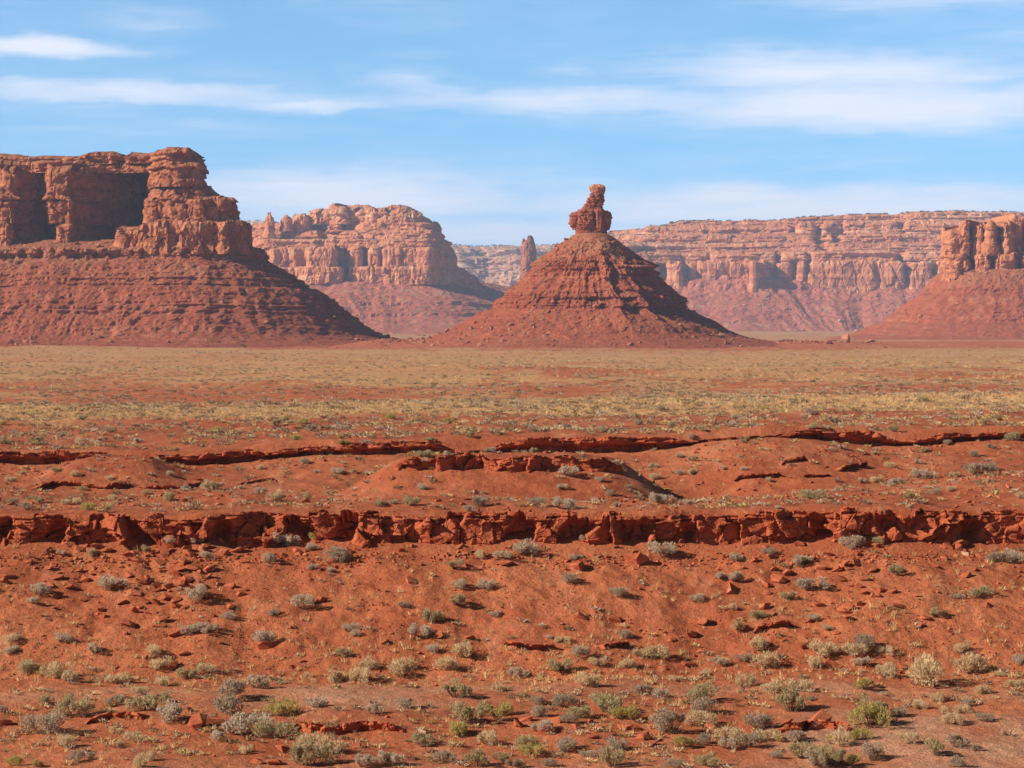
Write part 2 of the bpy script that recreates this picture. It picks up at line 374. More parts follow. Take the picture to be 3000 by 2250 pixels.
def build_ground():
    c = np.radians(np.concatenate([np.arange(-20.5, 20.501, 0.0335)]))
    side = np.radians(np.concatenate([np.arange(20.9, 31, 0.4), np.arange(32, 180, 6)]))
    th = np.concatenate([-side[::-1], c, side])                        # angle from +Y, clockwise
    r = np.concatenate([np.geomspace(0.4, 56, 26), np.arange(58, 70, 0.5), np.arange(70, 94, 0.09), np.arange(94, 108, 0.055), np.arange(108, 160, 0.13),
                        np.geomspace(160, 700, 240), np.geomspace(705, 6000, 150), np.geomspace(6300, 60000, 30)])
    T, R = np.meshgrid(th, r)
    X = R * np.sin(T); Y = R * np.cos(T)
    Z = H(X.ravel(), Y.ravel()).reshape(X.shape)
    far = R > 20000
    V = np.stack([X, Y, Z], -1).reshape(-1, 3)
    nr, nc = X.shape
    Fq = grid_faces(nr, nc, True)[:, ::-1]
    V = np.concatenate([V, [[0, 0, -1.7]]]); ctr = len(V) - 1
    j = np.arange(nc); tri = np.stack([np.full(nc, ctr), (j + 1) % nc, j], -1)
    # ground cover densities, by where the photograph's plain is grassy or bare
    y = Y.ravel(); x = X.ravel(); px = 1500 + F * x / np.maximum(y, .5); rr = R.ravel()
    n = fbm(x / 45, y / 90, 6.6, 4)
    veg = 0.9 * np.exp(-((rr - 245 - 30 * n) / 34) ** 2) + 0.18
    n2 = fbm(x / 30, y / 160, 9.6, 4)
    veg = np.where(rr > 285, 0.62 + 0.35 * n + .3 * n2, veg)
    veg = np.where(rr > 620, 0.74 + 0.25 * n, veg)
    veg = veg - 0.42 * np.exp(-((rr - 380) / 70) ** 2) * sstep(1500, 700, px)
    veg = np.where(rr > 1230, np.clip(0.66 - (rr - 1290 - 240 * sstep(1100, 300, px) - 130 * sstep(2300, 2800, px)) / 420 + 0.3 * n, 0.28 + .3 * n2, 1), veg)
    veg = np.where(rr > 2300, 0.7 + 0.3 * n, veg)
    veg = np.where(rr < 112, 0.0, veg)
    veg = np.where((rr >= 112) & (rr < 200), 0.12 + 0.25 * fbm(x / 9, y / 9, 1.2, 3), veg)
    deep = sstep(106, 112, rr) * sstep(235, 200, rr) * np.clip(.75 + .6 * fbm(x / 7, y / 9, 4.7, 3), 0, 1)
    tan = flat_mask(px, rr) * 1.1
    tan = tan * (0.75 + 0.7 * fbm(x / 3, y / 3, 3.2, 3)) * (rr < 100) + 0.25 * (rr > 112) * (rr < 260) * np.clip(fbm(x / 8, y / 16, .2, 3), 0, 1)
    A = lambda a: np.concatenate([np.clip(a, 0, 1), [0]])
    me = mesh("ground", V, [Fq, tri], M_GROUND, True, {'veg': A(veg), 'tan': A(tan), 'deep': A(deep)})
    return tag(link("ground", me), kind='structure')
build_ground()

# ------------------------------------------------------------------ mesas and buttes
RIMS = {}; TALUS = []
def resample(P, res, smooth, ring=False):
    """even steps along a polyline, then a light gaussian smoothing of the corners"""
    P = np.asarray(P, float); seg = np.linalg.norm(np.diff(P[:, :2], axis=0), axis=1); s = np.concatenate([[0], np.cumsum(seg)])
    n = max(8, int(s[-1] / res)); t = np.linspace(0, s[-1], n)
    Q = np.stack([np.interp(t, s, P[:, k]) for k in range(P.shape[1])], 1)
    w = smooth / res
    if w > 0.5:
        k = np.arange(-int(3 * w), int(3 * w) + 1); g = np.exp(-(k / w) ** 2 / 2); g /= g.sum(); h = len(k) // 2
        Qp = np.concatenate([np.repeat(Q[:1], h, 0), Q, np.repeat(Q[-1:], h, 0)])
        Q = np.stack([np.convolve(Qp[:, c], g, 'valid') for c in range(Q.shape[1])], 1)
    tn = np.gradient(Q[:, :2], axis=0); tn /= np.maximum(np.linalg.norm(tn, axis=1), 1e-9)[:, None]
    nrm = np.stack([tn[:, 1], -tn[:, 0]], 1)
    keep = np.ones(len(Q), bool)
    back = nrm[:, 1] > 0.35
    if not ring: keep[back] = (np.arange(len(Q)) % 6 == 0)[back]
    keep[[0, -1]] = True
    return Q[keep], nrm[keep], t[keep]
def pxpath(pts, D, top, bot):
    out = []
    for p in pts:
        y = D + p[1]; tp = p[2] if len(p) > 2 else top
        out.append(((p[0] - 1500) * y / F, y, -(tp - HY) * D / F))
    return np.array(out)
def tier(mb, pts, D, top, bot, res, smooth=3.0, batter=0.05, bed=(6, 0.8), joint=(10, 16, 1.5), flute=(14, 1.2), rough=(4, 0.5), rnd=(0.12, 2.0), cap=2.0, seed=0, depth=None, ring=False):
    pts = list(pts)
    if pts[0][:2] != pts[-1][:2]: pts.append(pts[0])
    Q, N, s = resample(pxpath(pts, D, top, bot), res, smooth, ring)
    zb = -(bot - HY) * D / F; zt = Q[:, 2]
    zt = zt + (worley(s / (joint[0] * .8) + seed, s * 0 + .5, seed + 8)[2] - .5) * min(.1 * (zt.max() - zb), .35 * joint[1])
    hmax = zt.max() - zb; nz = max(5, int(hmax / res))
    t = np.linspace(0, 1, nz)[:, None]
    z = zb + (zt - zb)[None, :] * t + 0 * s
    zt2 = np.broadcast_to(zt, z.shape)
    so = seed * 37.7
    ss = np.broadcast_to(s, z.shape)
    d = batter * (1 - t) * hmax
    bn = perlin(z / bed[0] + 0.25 * perlin(ss / 60.0, z / 30.0 + so), so + ss / 220.0) + 0.5 * perlin(z / bed[0] * 2.3, so + 3 + ss / 90)
    d = d + bed[1] * np.tanh(2.2 * bn)
    f1, f2, c = worley(ss / joint[0] + so, z / joint[1] + 0.15 * np.sin(ss / joint[0]), seed)
    d = d + joint[2] * ((c - 0.5) * 2 + 1.5 * worley.t) - 0.8 * joint[2] * np.exp(-((f2 - f1) / 0.05) ** 2)
    g1, g2, gc = worley(ss / (joint[0] * .42) + so + 9, z / (joint[1] * .36), seed + 5)
    d = d + .32 * joint[2] * ((gc - .5) * 2 + 1.5 * worley.t)
    d = d + flute[1] * ridged(ss / flute[0] + so, z / (flute[0] * 5), 0, 3)
    x0, y0 = Q[:, 0], Q[:, 1]
    d = d + rough[1] * fbm(x0[None] / rough[0], y0[None] / rough[0] + so, z / rough[0], 4)
    tt = np.clip((t - (1 - rnd[0])) / rnd[0], 0, 1)
    d = d - rnd[1] * tt ** 2.5 + 0 * z
    X = x0 + N[:, 0] * d; Y = y0 + N[:, 1] * d
    V = [np.stack([X, Y, z], -1)]
    xl, xr = x0.min(), x0.max()
    ym = depth if depth is not None else 0.5 * (y0.min() + y0.max())
    tx = np.clip(x0, xl + 0.25 * min(300, xr - xl), xr - min(0.2 * (xr - xl), 10 * D / 1700))
    fm = np.nonzero(N[:, 1] < 0.1)[0]; fm = fm[np.argsort(x0[fm])]; zmid = np.interp(tx, x0[fm], zt[fm])
    for fr in (0.02, 0.05, 0.1, 0.18, 0.3, 0.5, 0.75, 1.0):
        cx = X[-1] + (tx - X[-1]) * fr; cy = Y[-1] + (ym - Y[-1]) * fr
        cz = z[-1] + (zmid - z[-1]) * fr + cap * (1 - np.exp(-fr * 12)) + (0.6 * cap * fbm(cx / (cap * 8 + 1), cy / (cap * 8 + 1), so, 3)) * min(1, fr * 10)
        V.append(np.stack([cx, cy, cz], -1)[None])
    V = np.concatenate(V, 0)
    RIMS[seed] = V[-8:-3]
    mb.add(V.reshape(-1, 3), grid_faces(V.shape[0], V.shape[1]))
def prof_rows(profile, D, res):
    """profile of (py, run in metres) from the top of a talus to its foot -> z, run, step flag"""
    z = np.array([-(p[0] - HY) * D / F for p in profile]); r = np.array([p[1] for p in profile], float)
    L = np.concatenate([[0], np.cumsum(np.hypot(np.diff(z), np.diff(r)))]); n = int(L[-1] / res)
    t = np.linspace(0, L[-1], n)
    zz = np.interp(t, L, z); rr = np.interp(t, L, r)
    st = np.abs(np.gradient(zz)) / np.maximum(np.abs(np.gradient(rr)) + np.abs(np.gradient(zz)), 1e-9)
    return zz, rr, sstep(0.55, 0.8, st)
def slope_disp(ss, z, rr, st, x0, y0, N, gul, rough, joint, so, seed, bedth=5.0):
    run = rr / max(rr.max(), 1e-6)
    w = 0.6 * fbm(ss / gul[0] * 0.6, z / gul[0] * .6 + so, 0, 2)
    g = ridged(ss / gul[0] + w + so, z / (gul[0] * 4), 0, 3)
    amp = gul[1] * (0.35 + 0.65 * np.sin(np.pi * np.clip(run, 0.05, 0.93)))
    d = amp * (g - 0.35)
    X = x0 + N[:, 0] * rr; Y = y0 + N[:, 1] * rr
    d = d + rough[1] * fbm(X / rough[0], Y / rough[0], z / rough[0] + so, 5, 0.6)
    f1, f2, c = worley(ss / joint[0] + so + 0.2 * w, z / joint[1], seed)
    bl = joint[2] * ((c - 0.45) * 2 - 0.9 * np.exp(-((f2 - f1) / 0.07) ** 2))
    bedn = perlin(z / bedth, so + ss / 150.0)
    d = d + st * (bl + 0.9 * joint[2] * np.tanh(3 * bedn)) * sstep(-0.35, 0.25, fbm(ss / (joint[0] * 5) + so, z / 60, 2.0, 2) + 0.25)
    return d
def talus(mb, pts, D, profile, res, smooth=25.0, gul=(26, 5.0), rough=(9, 1.6), joint=(5, 5, 1.6), seed=0):
    Q, N, s = resample(pxpath(pts, D, 0, 0), res, smooth)
    zz, rr, st = prof_rows(profile, D, res)
    ss = np.broadcast_to(s, (len(zz), len(s))); z = np.broadcast_to(zz[:, None], ss.shape); r = rr[:, None]; st = st[:, None]
    so = seed * 31.3
    kk = D / 1700.0; ns = max(3, int(11 * kk / res)); ker = np.hanning(2 * ns + 3)[1:-1]; ker /= ker.sum()
    rs = np.convolve(np.pad(rr, ns, 'edge'), ker, 'valid')[:, None]
    msk = sstep(-.25, .3, fbm(ss / (75 * kk) + so, z / (30 * kk), 3.3, 3))
    msk = .6 + .4 * msk; r = r * msk + rs * (1 - msk); st = st * msk
    wig = 2.6 * fbm(ss / 90 + so, z / 200, 1.0, 3) * kk
    d = slope_disp(ss, z + wig, r, st, Q[:, 0], Q[:, 1], N, gul, rough, joint, so, seed, joint[1] * 0.8)
    X = Q[:, 0] + N[:, 0] * (r + d); Y = Q[:, 1] + N[:, 1] * (r + d)
    V = np.stack([X, Y, z + wig * sstep(0.0, 0.1, (zz[0] - z) / (zz[0] - zz[-1])) * sstep(1.0, 0.85, (zz[0] - z) / (zz[0] - zz[-1]))], -1)
    mb.add(V.reshape(-1, 3), grid_faces(V.shape[0], V.shape[1])[:, ::-1])
    TALUS.append((D, V)); return V
def thing(name, label, cat, loc, group=None):
    o = bpy.data.objects.new(name, None); COL.objects.link(o); o.location = loc
    o.empty_display_size = 1.0
    return tag(o, label, cat, group)
def part(name, me, root, label=None):
    o = link(name, me, root); o.matrix_parent_inverse = Matrix.Identity(4)
    me.transform(Matrix.Translation(-Vector(root.matrix_basis.translation)))
    if label: o['label'] = label
    return o

def left_mesa():
    D = 1700; res = 0.85
    root = thing("mesa", "dark red mesa with stepped cliff and boulder strewn slope at the left edge", "mesa", (-200, D, -22))
    back = [(560, 130), (300, 190), (-300, 230), (-1300, 240)]
    kw = dict(res=res, smooth=1.6)
    mb = MB()
    tier(mb, [(-1300, 30), (-700, 6), (-420, 22), (-300, -2), (-120, 4), (-90, 20), (-20, 16), (-5, -6), (25, -8), (40, 24), (54, 14), (75, 20), (92, 18), (100, 26), (160, 46), (170, 30), (172, -6), (202, -8), (208, 12), (340, 66), (352, 58, 668), (360, -20, 668), (425, -26, 665), (432, -27), (560, -29), (650, -28), (716, -18), (724, 20), (700, 90)] + back,
         D, 654, 748, batter=0.05, bed=(9, .6), joint=(8, 16, 2.3), flute=(9, 1.1), rough=(4, .8), rnd=(.10, 1.5), cap=1.5, seed=1, **kw)
    tier(mb, [(-1300, 33), (-700, 10), (-420, 26), (-300, 2), (-120, 8), (-90, 24), (-20, 20), (0, -4), (35, -5), (42, 10), (136, 42), (147, 30), (150, -4), (203, -6), (209, 10), (424, 88), (434, 70), (440, -14), (520, -20), (600, -20), (640, -16), (655, -17), (684, -12), (688, 20), (660, 80)] + back,
         D, 584, 655, batter=0.03, bed=(9, .8), joint=(11, 12, 2.5), flute=(10, .8), rough=(4, .9), rnd=(.14, 2.2), cap=2, seed=2, **kw)
    tier(mb, [(-1300, 36), (-700, 14), (-420, 30), (-300, 6), (-120, 12), (-90, 27), (-20, 24), (0, 0), (40, -1), (46, 12), (134, 44), (143, 32), (146, -1), (200, -2), (208, 12), (436, 92), (447, 76), (454, -4), (520, -12), (585, -8), (612, 4), (622, 30), (600, 80)] + back,
         D, 548, 586, batter=0.25, bed=(6, 1.1), joint=(10, 9, 2.2), flute=(9, .7), rough=(4, .8), rnd=(.2, 2.0), cap=2, seed=3, **kw)
    tier(mb, [(-1300, 38), (-700, 16), (-420, 32), (-300, 8), (-120, 14), (-90, 28), (-20, 25), (10, 2), (45, 3), (50, 14), (130, 40), (139, 30), (142, 2), (200, 0), (208, 13), (434, 88), (446, 70), (452, -6), (520, -14), (590, -9), (597, 14), (580, 70)] + back,
         D, 496, 550, batter=0.05, bed=(8, 1.0), joint=(12, 12, 2.0), flute=(16, .4), rough=(5, .8), rnd=(.12, 1.6), cap=4, seed=4, **kw)
    part("sheer_cliff", mb.mesh("mesa_cliff", M_CLIFF), root); mb = MB()
    # rounded upper beds, stepping back on the left
    tier(mb, [(-1300, 48), (-700, 28), (-300, 22), (0, 26), (100, 33), (160, 16), (215, 22), (330, 32), (440, 26), (450, 12), (454, -3), (520, -11), (580, -6), (590, 16), (570, 66)] + back,
         D, 470, 500, batter=0.15, bed=(5, 1.6), joint=(12, 7, 2.4), flute=(18, .8), rough=(5, 1.0), rnd=(.3, 2.4), cap=4, seed=5, **kw)
    tier(mb, [(-1300, 58, 452), (-700, 40, 450), (-300, 36, 446), (0, 38, 444), (60, 40, 452), (120, 42, 450), (220, 36, 452), (262, 30, 442), (320, 30, 440), (355, 36, 446), (362, 46, 452), (380, 26, 446), (440, 24, 446), (447, 12, 446), (455, -1, 441), (490, -9, 437), (530, -8, 438), (552, -4, 444), (566, 2, 452), (582, 4, 453), (586, 16, 456), (566, 62, 450)] + [(b[0], b[1], 450) for b in back],
         D, 450, 472, batter=0.12, bed=(4, 1.7), joint=(11, 6, 2.4), flute=(16, .9), rough=(5, 1.1), rnd=(.25, 2.0), cap=2.5, seed=6, **kw)
    part("cap_beds", mb.mesh("mesa_cap_beds", M_CLIFF), root)
    mb = MB()
    foot = [(-1300, 15), (-700, 0), (-300, -5), (0, -8), (300, -14), (500, -22), (660, -22), (735, -2), (740, 60), (640, 140), (300, 200), (-300, 240), (-1300, 250)]
    P = [(702, -14), (722, 2), (731, 9), (750, 10.5), (764, 11.5), (775, 17), (788, 23), (793, 23.5), (805, 30), (815, 31.5), (819, 36), (829, 37), (832, 39.5), (842, 40.5), (848, 47), (862, 53), (868, 54), (884, 61), (893, 62), (897, 65.5), (908, 66.5), (911, 69), (921, 70), (928, 74), (945, 79), (951, 80), (958, 84), (963, 85), (976, 90), (992, 103), (1004, 124), (1016, 150), (1036, 200)]
    talus(mb, foot, D, P, 0.95, smooth=22, gul=(30, 3.4), rough=(8, 2.1), joint=(5.5, 4.0, 2.6), seed=3)
    part("talus_slope", mb.mesh("mesa_talus_slope", M_TALUS, False), root)
left_mesa()

def central_butte():
    D = 1600; k = D / F; cx = (1722 - 1500) * k
    root = thing("butte", "cone shaped red butte crowned by a knobbly rock spire, in the middle of the plain", "butte", (cx, D, -22))
    tab = np.array([(683, 1694, 1772), (688, 1679, 1786), (703, 1659, 1808), (726, 1625, 1842), (753, 1584, 1874), (765, 1572, 1890), (778, 1560, 1912), (806, 1534, 1920), (812, 1526, 1922), (834, 1503, 1946), (838, 1500, 1952), (858, 1474, 1974), (866, 1466, 1982), (884, 1446, 1997), (903, 1434, 1999), (916, 1400, 2027), (934, 1372, 2068), (956, 1334, 2113), (975, 1298, 2145), (990, 1255, 2200), (1004, 1190, 2300), (1020, 1090, 2440), (1034, 960, 2560)], float)
    res = 0.95
    zt = -(tab[:, 0] - HY) * k
    L = np.concatenate([[0], np.cumsum(np.hypot(np.diff(tab[:, 0]), np.diff(tab[:, 2])))])
    n = int(L[-1] * k / res); u = np.linspace(0, L[-1], n)
    py = np.interp(u, L, tab[:, 0]); xl = np.interp(u, L, tab[:, 1]); xr = np.interp(u, L, tab[:, 2])
    z = -(py - HY) * k
    th = np.concatenate([np.linspace(-math.pi * 1.08, math.pi * 0.08, 760), np.linspace(math.pi * 0.08, math.pi * 0.92, 90)[1:-1]])
    rl = (1722 - xl) * k; rr = (xr - 1722) * k
    c = np.cos(th)[None, :]
    w = 0.5 + 0.5 * c; w = w * w * (3 - 2 * w)
    r = rl[:, None] * (1 - w) + rr[:, None] * w
    thd = np.degrees(th) % 360; rf0 = (0.98 * (0.5 * rl + 0.5 * rr))[:, None]
    rl_, rr_ = rl[:, None], rr[:, None]; rb_ = 0.5 * (rl_ + rr_)
    cor = [(0, rr_), (90, rb_), (180, rl_), (286, rf0 * 1.04), (360, rr_)]
    poly = np.zeros_like(r)
    for (a0, ra), (a1, rb) in zip(cor[:-1], cor[1:]):
        m_ = (thd >= a0) & (thd < a1 + 1e-6); q = np.radians(thd[m_]); A0, A1 = math.radians(a0), math.radians(a1); sn = math.sin(A1 - A0)
        poly[:, m_] = 1.0 / (np.sin(A1 - q)[None] / (ra * sn) + np.sin(q - A0)[None] / (rb * sn))
    fac = 0.62 * sstep(690, 760, py) * (1 - 0.55 * sstep(905, 985, py))
    r = r * (1 - fac[:, None]) + poly * fac[:, None]
    inb = ((py > 764) & (py < 808)) * 1.0 + ((py > 832) & (py < 840)) * 0.6 + ((py > 856) & (py < 906)) * 1.0
    inb = np.convolve(inb, np.ones(5) / 5, 'same')[:, None]
    Zb = np.broadcast_to(z[:, None], r.shape); T = np.broadcast_to(th, r.shape)
    R0 = 64.0
    s = T * R0
    bulge = 1.0 + 0.06 * fbm(np.cos(T) * 1.7 + 3, np.sin(T) * 1.7, Zb / 150, 3)
    run = np.clip((py[:, None] - 690) / 310, 0, 1)
    # ribs: strong on the right front, faint on the smoother left front
    side = 0.35 + 0.65 * sstep(-0.35, 0.35, np.cos(T) + 0.1)
    gw = 0.5 * fbm(s / 30, Zb / 40, 0.7, 2)
    g = ridged(s / 17 + gw, Zb / 90, 0.5, 3) - 0.35
    d = 4.6 * g * side * np.sin(np.pi * np.clip(run, 0.04, 0.95)) * sstep(.08, .38, run)
    d = d + 1.9 * fbm(np.cos(T) * r / 8, np.sin(T) * r / 8, Zb / 8, 5, 0.6) * sstep(0, .1, run + .02)
    f1, f2, cc = worley(s / 5.5, Zb / 5.0 + 0.2 * gw, 11)
    bl = 1.7 * ((cc - .45) * 2 - .9 * np.exp(-((f2 - f1) / .07) ** 2))
    bedn = np.tanh(3 * perlin(Zb / 2.8, s / 160)) + 0.6 * np.tanh(3 * perlin(Zb / 1.1, s / 90 + 7))
    d = d + inb * (bl * (0.12 + 1.2 * side) + (.45 + .9 * side) * bedn) + 0.5 * bedn * sstep(0.18, 0.3, run) * sstep(0.75, 0.65, run)
    rf = r * bulge ** (run * 0.8) + d
    V = np.stack([cx + rf * np.cos(T), D + rf * np.sin(T), Zb], -1)
    TALUS.append((D, V[:, :760]))
    part("talus_slope", mesh("butte_talus_slope", V.reshape(-1, 3), grid_faces(V.shape[0], V.shape[1], True)[:, ::-1], M_TALUS), root)
    # spire: a stack of cracked blocks
    def blocks(name, L, mat):
        mb = MB()
        for i, (xl, xr, pt, pb, dy, dep, p) in enumerate(L):
            hw = .5 * (xr - xl) * k; hd = dep; x0 = (.5 * (xl + xr) - 1500) * k; z1 = -(pt - HY) * k; z0 = -(pb - HY) * k
            nz = int((z1 - z0) / .4) + 6; na = 150
            v = np.linspace(-1, 1, nz)[:, None]; th = np.linspace(0, 2 * math.pi, na, endpoint=False)[None]
            w = np.maximum(1 - np.abs(v) ** p, 0) ** (1 / p)
            q = 5.0; rad = (np.abs(np.cos(th)) ** q + np.abs(np.sin(th)) ** q) ** (-1 / q); rad = .3 + .7 * rad
            Z = (z0 + z1) / 2 + (z1 - z0) / 2 * v + 0 * th; T = th + 0 * v; sd = 40 + 7 * i
            X = rad * np.cos(th) * hw * w; Y = rad * np.sin(th) * hd * w
            per = T * .5 * (hw + hd)
            f1, f2, c = worley(per / 3.6 + i * 3.3, Z / 4.2 + i, sd); tl = worley.t
            d = .55 * ((c - .5) * 2 + 1.5 * tl) - .5 * np.exp(-((f2 - f1) / .05) ** 2)
            g1, g2, gc = worley(per / 1.5 + i, Z / 1.3 + i * 2, sd + 1); d = d + .22 * ((gc - .5) * 2 + worley.t)
            d = d + .38 * np.tanh(3 * perlin(Z / 1.5, per / 30 + i)) + .5 * fbm(X / 3.5 + i, Y / 3.5, Z / 3.5, 4)
            d = d * np.minimum(1, hw / 5 + .25) * sstep(0, .35, w)
            V = np.stack([x0 + X + d * np.cos(T), D + dy + Y + d * np.sin(T), Z + .5 * sstep(.6, 1, v) * fbm(X / 2.5, Y / 2.5, i, 3)], -1)
            mb.add(V.reshape(-1, 3), grid_faces(nz, na, True)[:, ::-1])
        return mb.mesh(name, mat)
    part("spire", blocks("spire_body", [(1667, 1706, 621, 669, 1.0, 6.5, 2.5), (1690, 1741, 614, 676, -1.5, 7.0, 5), (1744, 1764, 611, 682, -2.0, 6.0, 6), (1754, 1786, 616, 676, 1.5, 6.5, 5), (1768, 1792, 620, 667, 2.5, 5.5, 2.6),
         (1678, 1700, 655, 674, 0, 4, 4), (1687, 1778, 662, 696, 0.5, 8.0, 6), (1728, 1772, 612, 688, 2.5, 5.0, 6), (1698, 1770, 609, 632, 1.0, 6.0, 3), (1680, 1783, 614, 646, 1.5, 6.0, 2.3), (1704, 1764, 600, 630, 1.0, 5.0, 2.2), (1712, 1752, 604, 622, .5, 5, 3)], M_SPIRE), root)
    part("neck", blocks("spire_neck", [(1711, 1745, 594, 616, 0, 4.2, 4), (1728, 1763, 590, 618, .6, 4.2, 4), (1718, 1752, 578, 602, -.3, 4.0, 4), (1740, 1771, 564, 599, .8, 4.2, 3.2), (1729, 1760, 564, 586, -.4, 4.0, 4)], M_SPIRE), root)
    part("cap_boulder", blocks("spire_cap", [(1729.5, 1771.5, 539.5, 571, 0.2, 4.8, 3.4)], M_RSPIRE), root)
central_butte()

def right_mesa():
    D = 2600; res = 1.3
    root = thing("mesa", "orange red mesa with tall rock pillars above a banded slope at the right edge", "mesa", (760, D, -22))
    back = [(3500, 260), (3100, 260), (2900, 160)]
    mb = MB(); kw = dict(res=res, smooth=1.6)
    e = [(4300, 60), (4400, 260)]
    tier(mb, [(2762, 60), (2764, -6), (2800, -18), (2828, -16), (2834, 6), (2850, 8), (2858, -18), (2895, -22), (2902, -4), (2912, -4), (2920, -24), (2975, -26), (2984, -6), (2996, -4), (3010, -30), (3090, -34), (3100, -10), (3200, -30), (3300, -10), (3600, 0)] + e + [(b[0], b[1]) for b in back],
         D, 746, 838, batter=.03, bed=(8, 1.6), joint=(13, 12, 2.4), flute=(14, .8), rough=(6, 1.0), rnd=(.10, 1.5), cap=2, seed=41, **kw)
    tier(mb, [(2766, 50, 676), (2767, 4, 672), (2785, -6, 668), (2808, -6, 668), (2814, -6, 652), (2832, -10, 648), (2838, 16, 652), (2851, 26, 672), (2855, 0, 660), (2868, -12, 655), (2879, -12, 660), (2881, 0, 662), (2884, -14, 655), (2898, -20, 652), (2916, -18, 654), (2919, 14, 668), (2932, 16, 668), (2937, -14, 658), (2950, -18, 650), (2964, -16, 648), (2966, 4, 645), (2970, 0, 632), (2994, 0, 632), (2997, 14, 660), (3012, -14, 648), (3080, -20, 645), (3090, 10, 660), (3110, -20, 640), (3300, -10, 640), (3600, 0, 640)] + [(a[0], a[1], 640) for a in e] + [(b[0], b[1], 650) for b in back],
         D, 660, 750, batter=.04, bed=(10, 1.0), joint=(14, 18, 1.7), flute=(16, .6), rough=(6, 1.0), rnd=(.12, 2.2), cap=1.5, seed=42, **kw)
    part("pillar_cliff", mb.mesh("pillar_cliff", M_RSPIRE), root)
    mb = MB()
    P = [(786, -12), (800, 2), (812, 9), (822, 12), (846, 20), (858, 22), (864, 23), (868, 27), (890, 39), (916, 52), (922, 53), (926, 57), (932, 58), (938, 62), (946, 63), (955, 76), (985, 102), (1000, 135), (1015, 200), (1024, 300)]
    talus(mb, [(2950, 330), (2800, 200), (2756, 60), (2764, 4), (2830, -22), (3000, -36), (3300, -30), (3600, 0), (4300, 60)], D, P, 1.5, smooth=26, gul=(34, 4.5), rough=(10, 2.4), joint=(7, 5, 1.8), seed=8)
    part("talus_slope", mb.mesh("right_talus_slope", M_TALUS), root)
right_mesa()

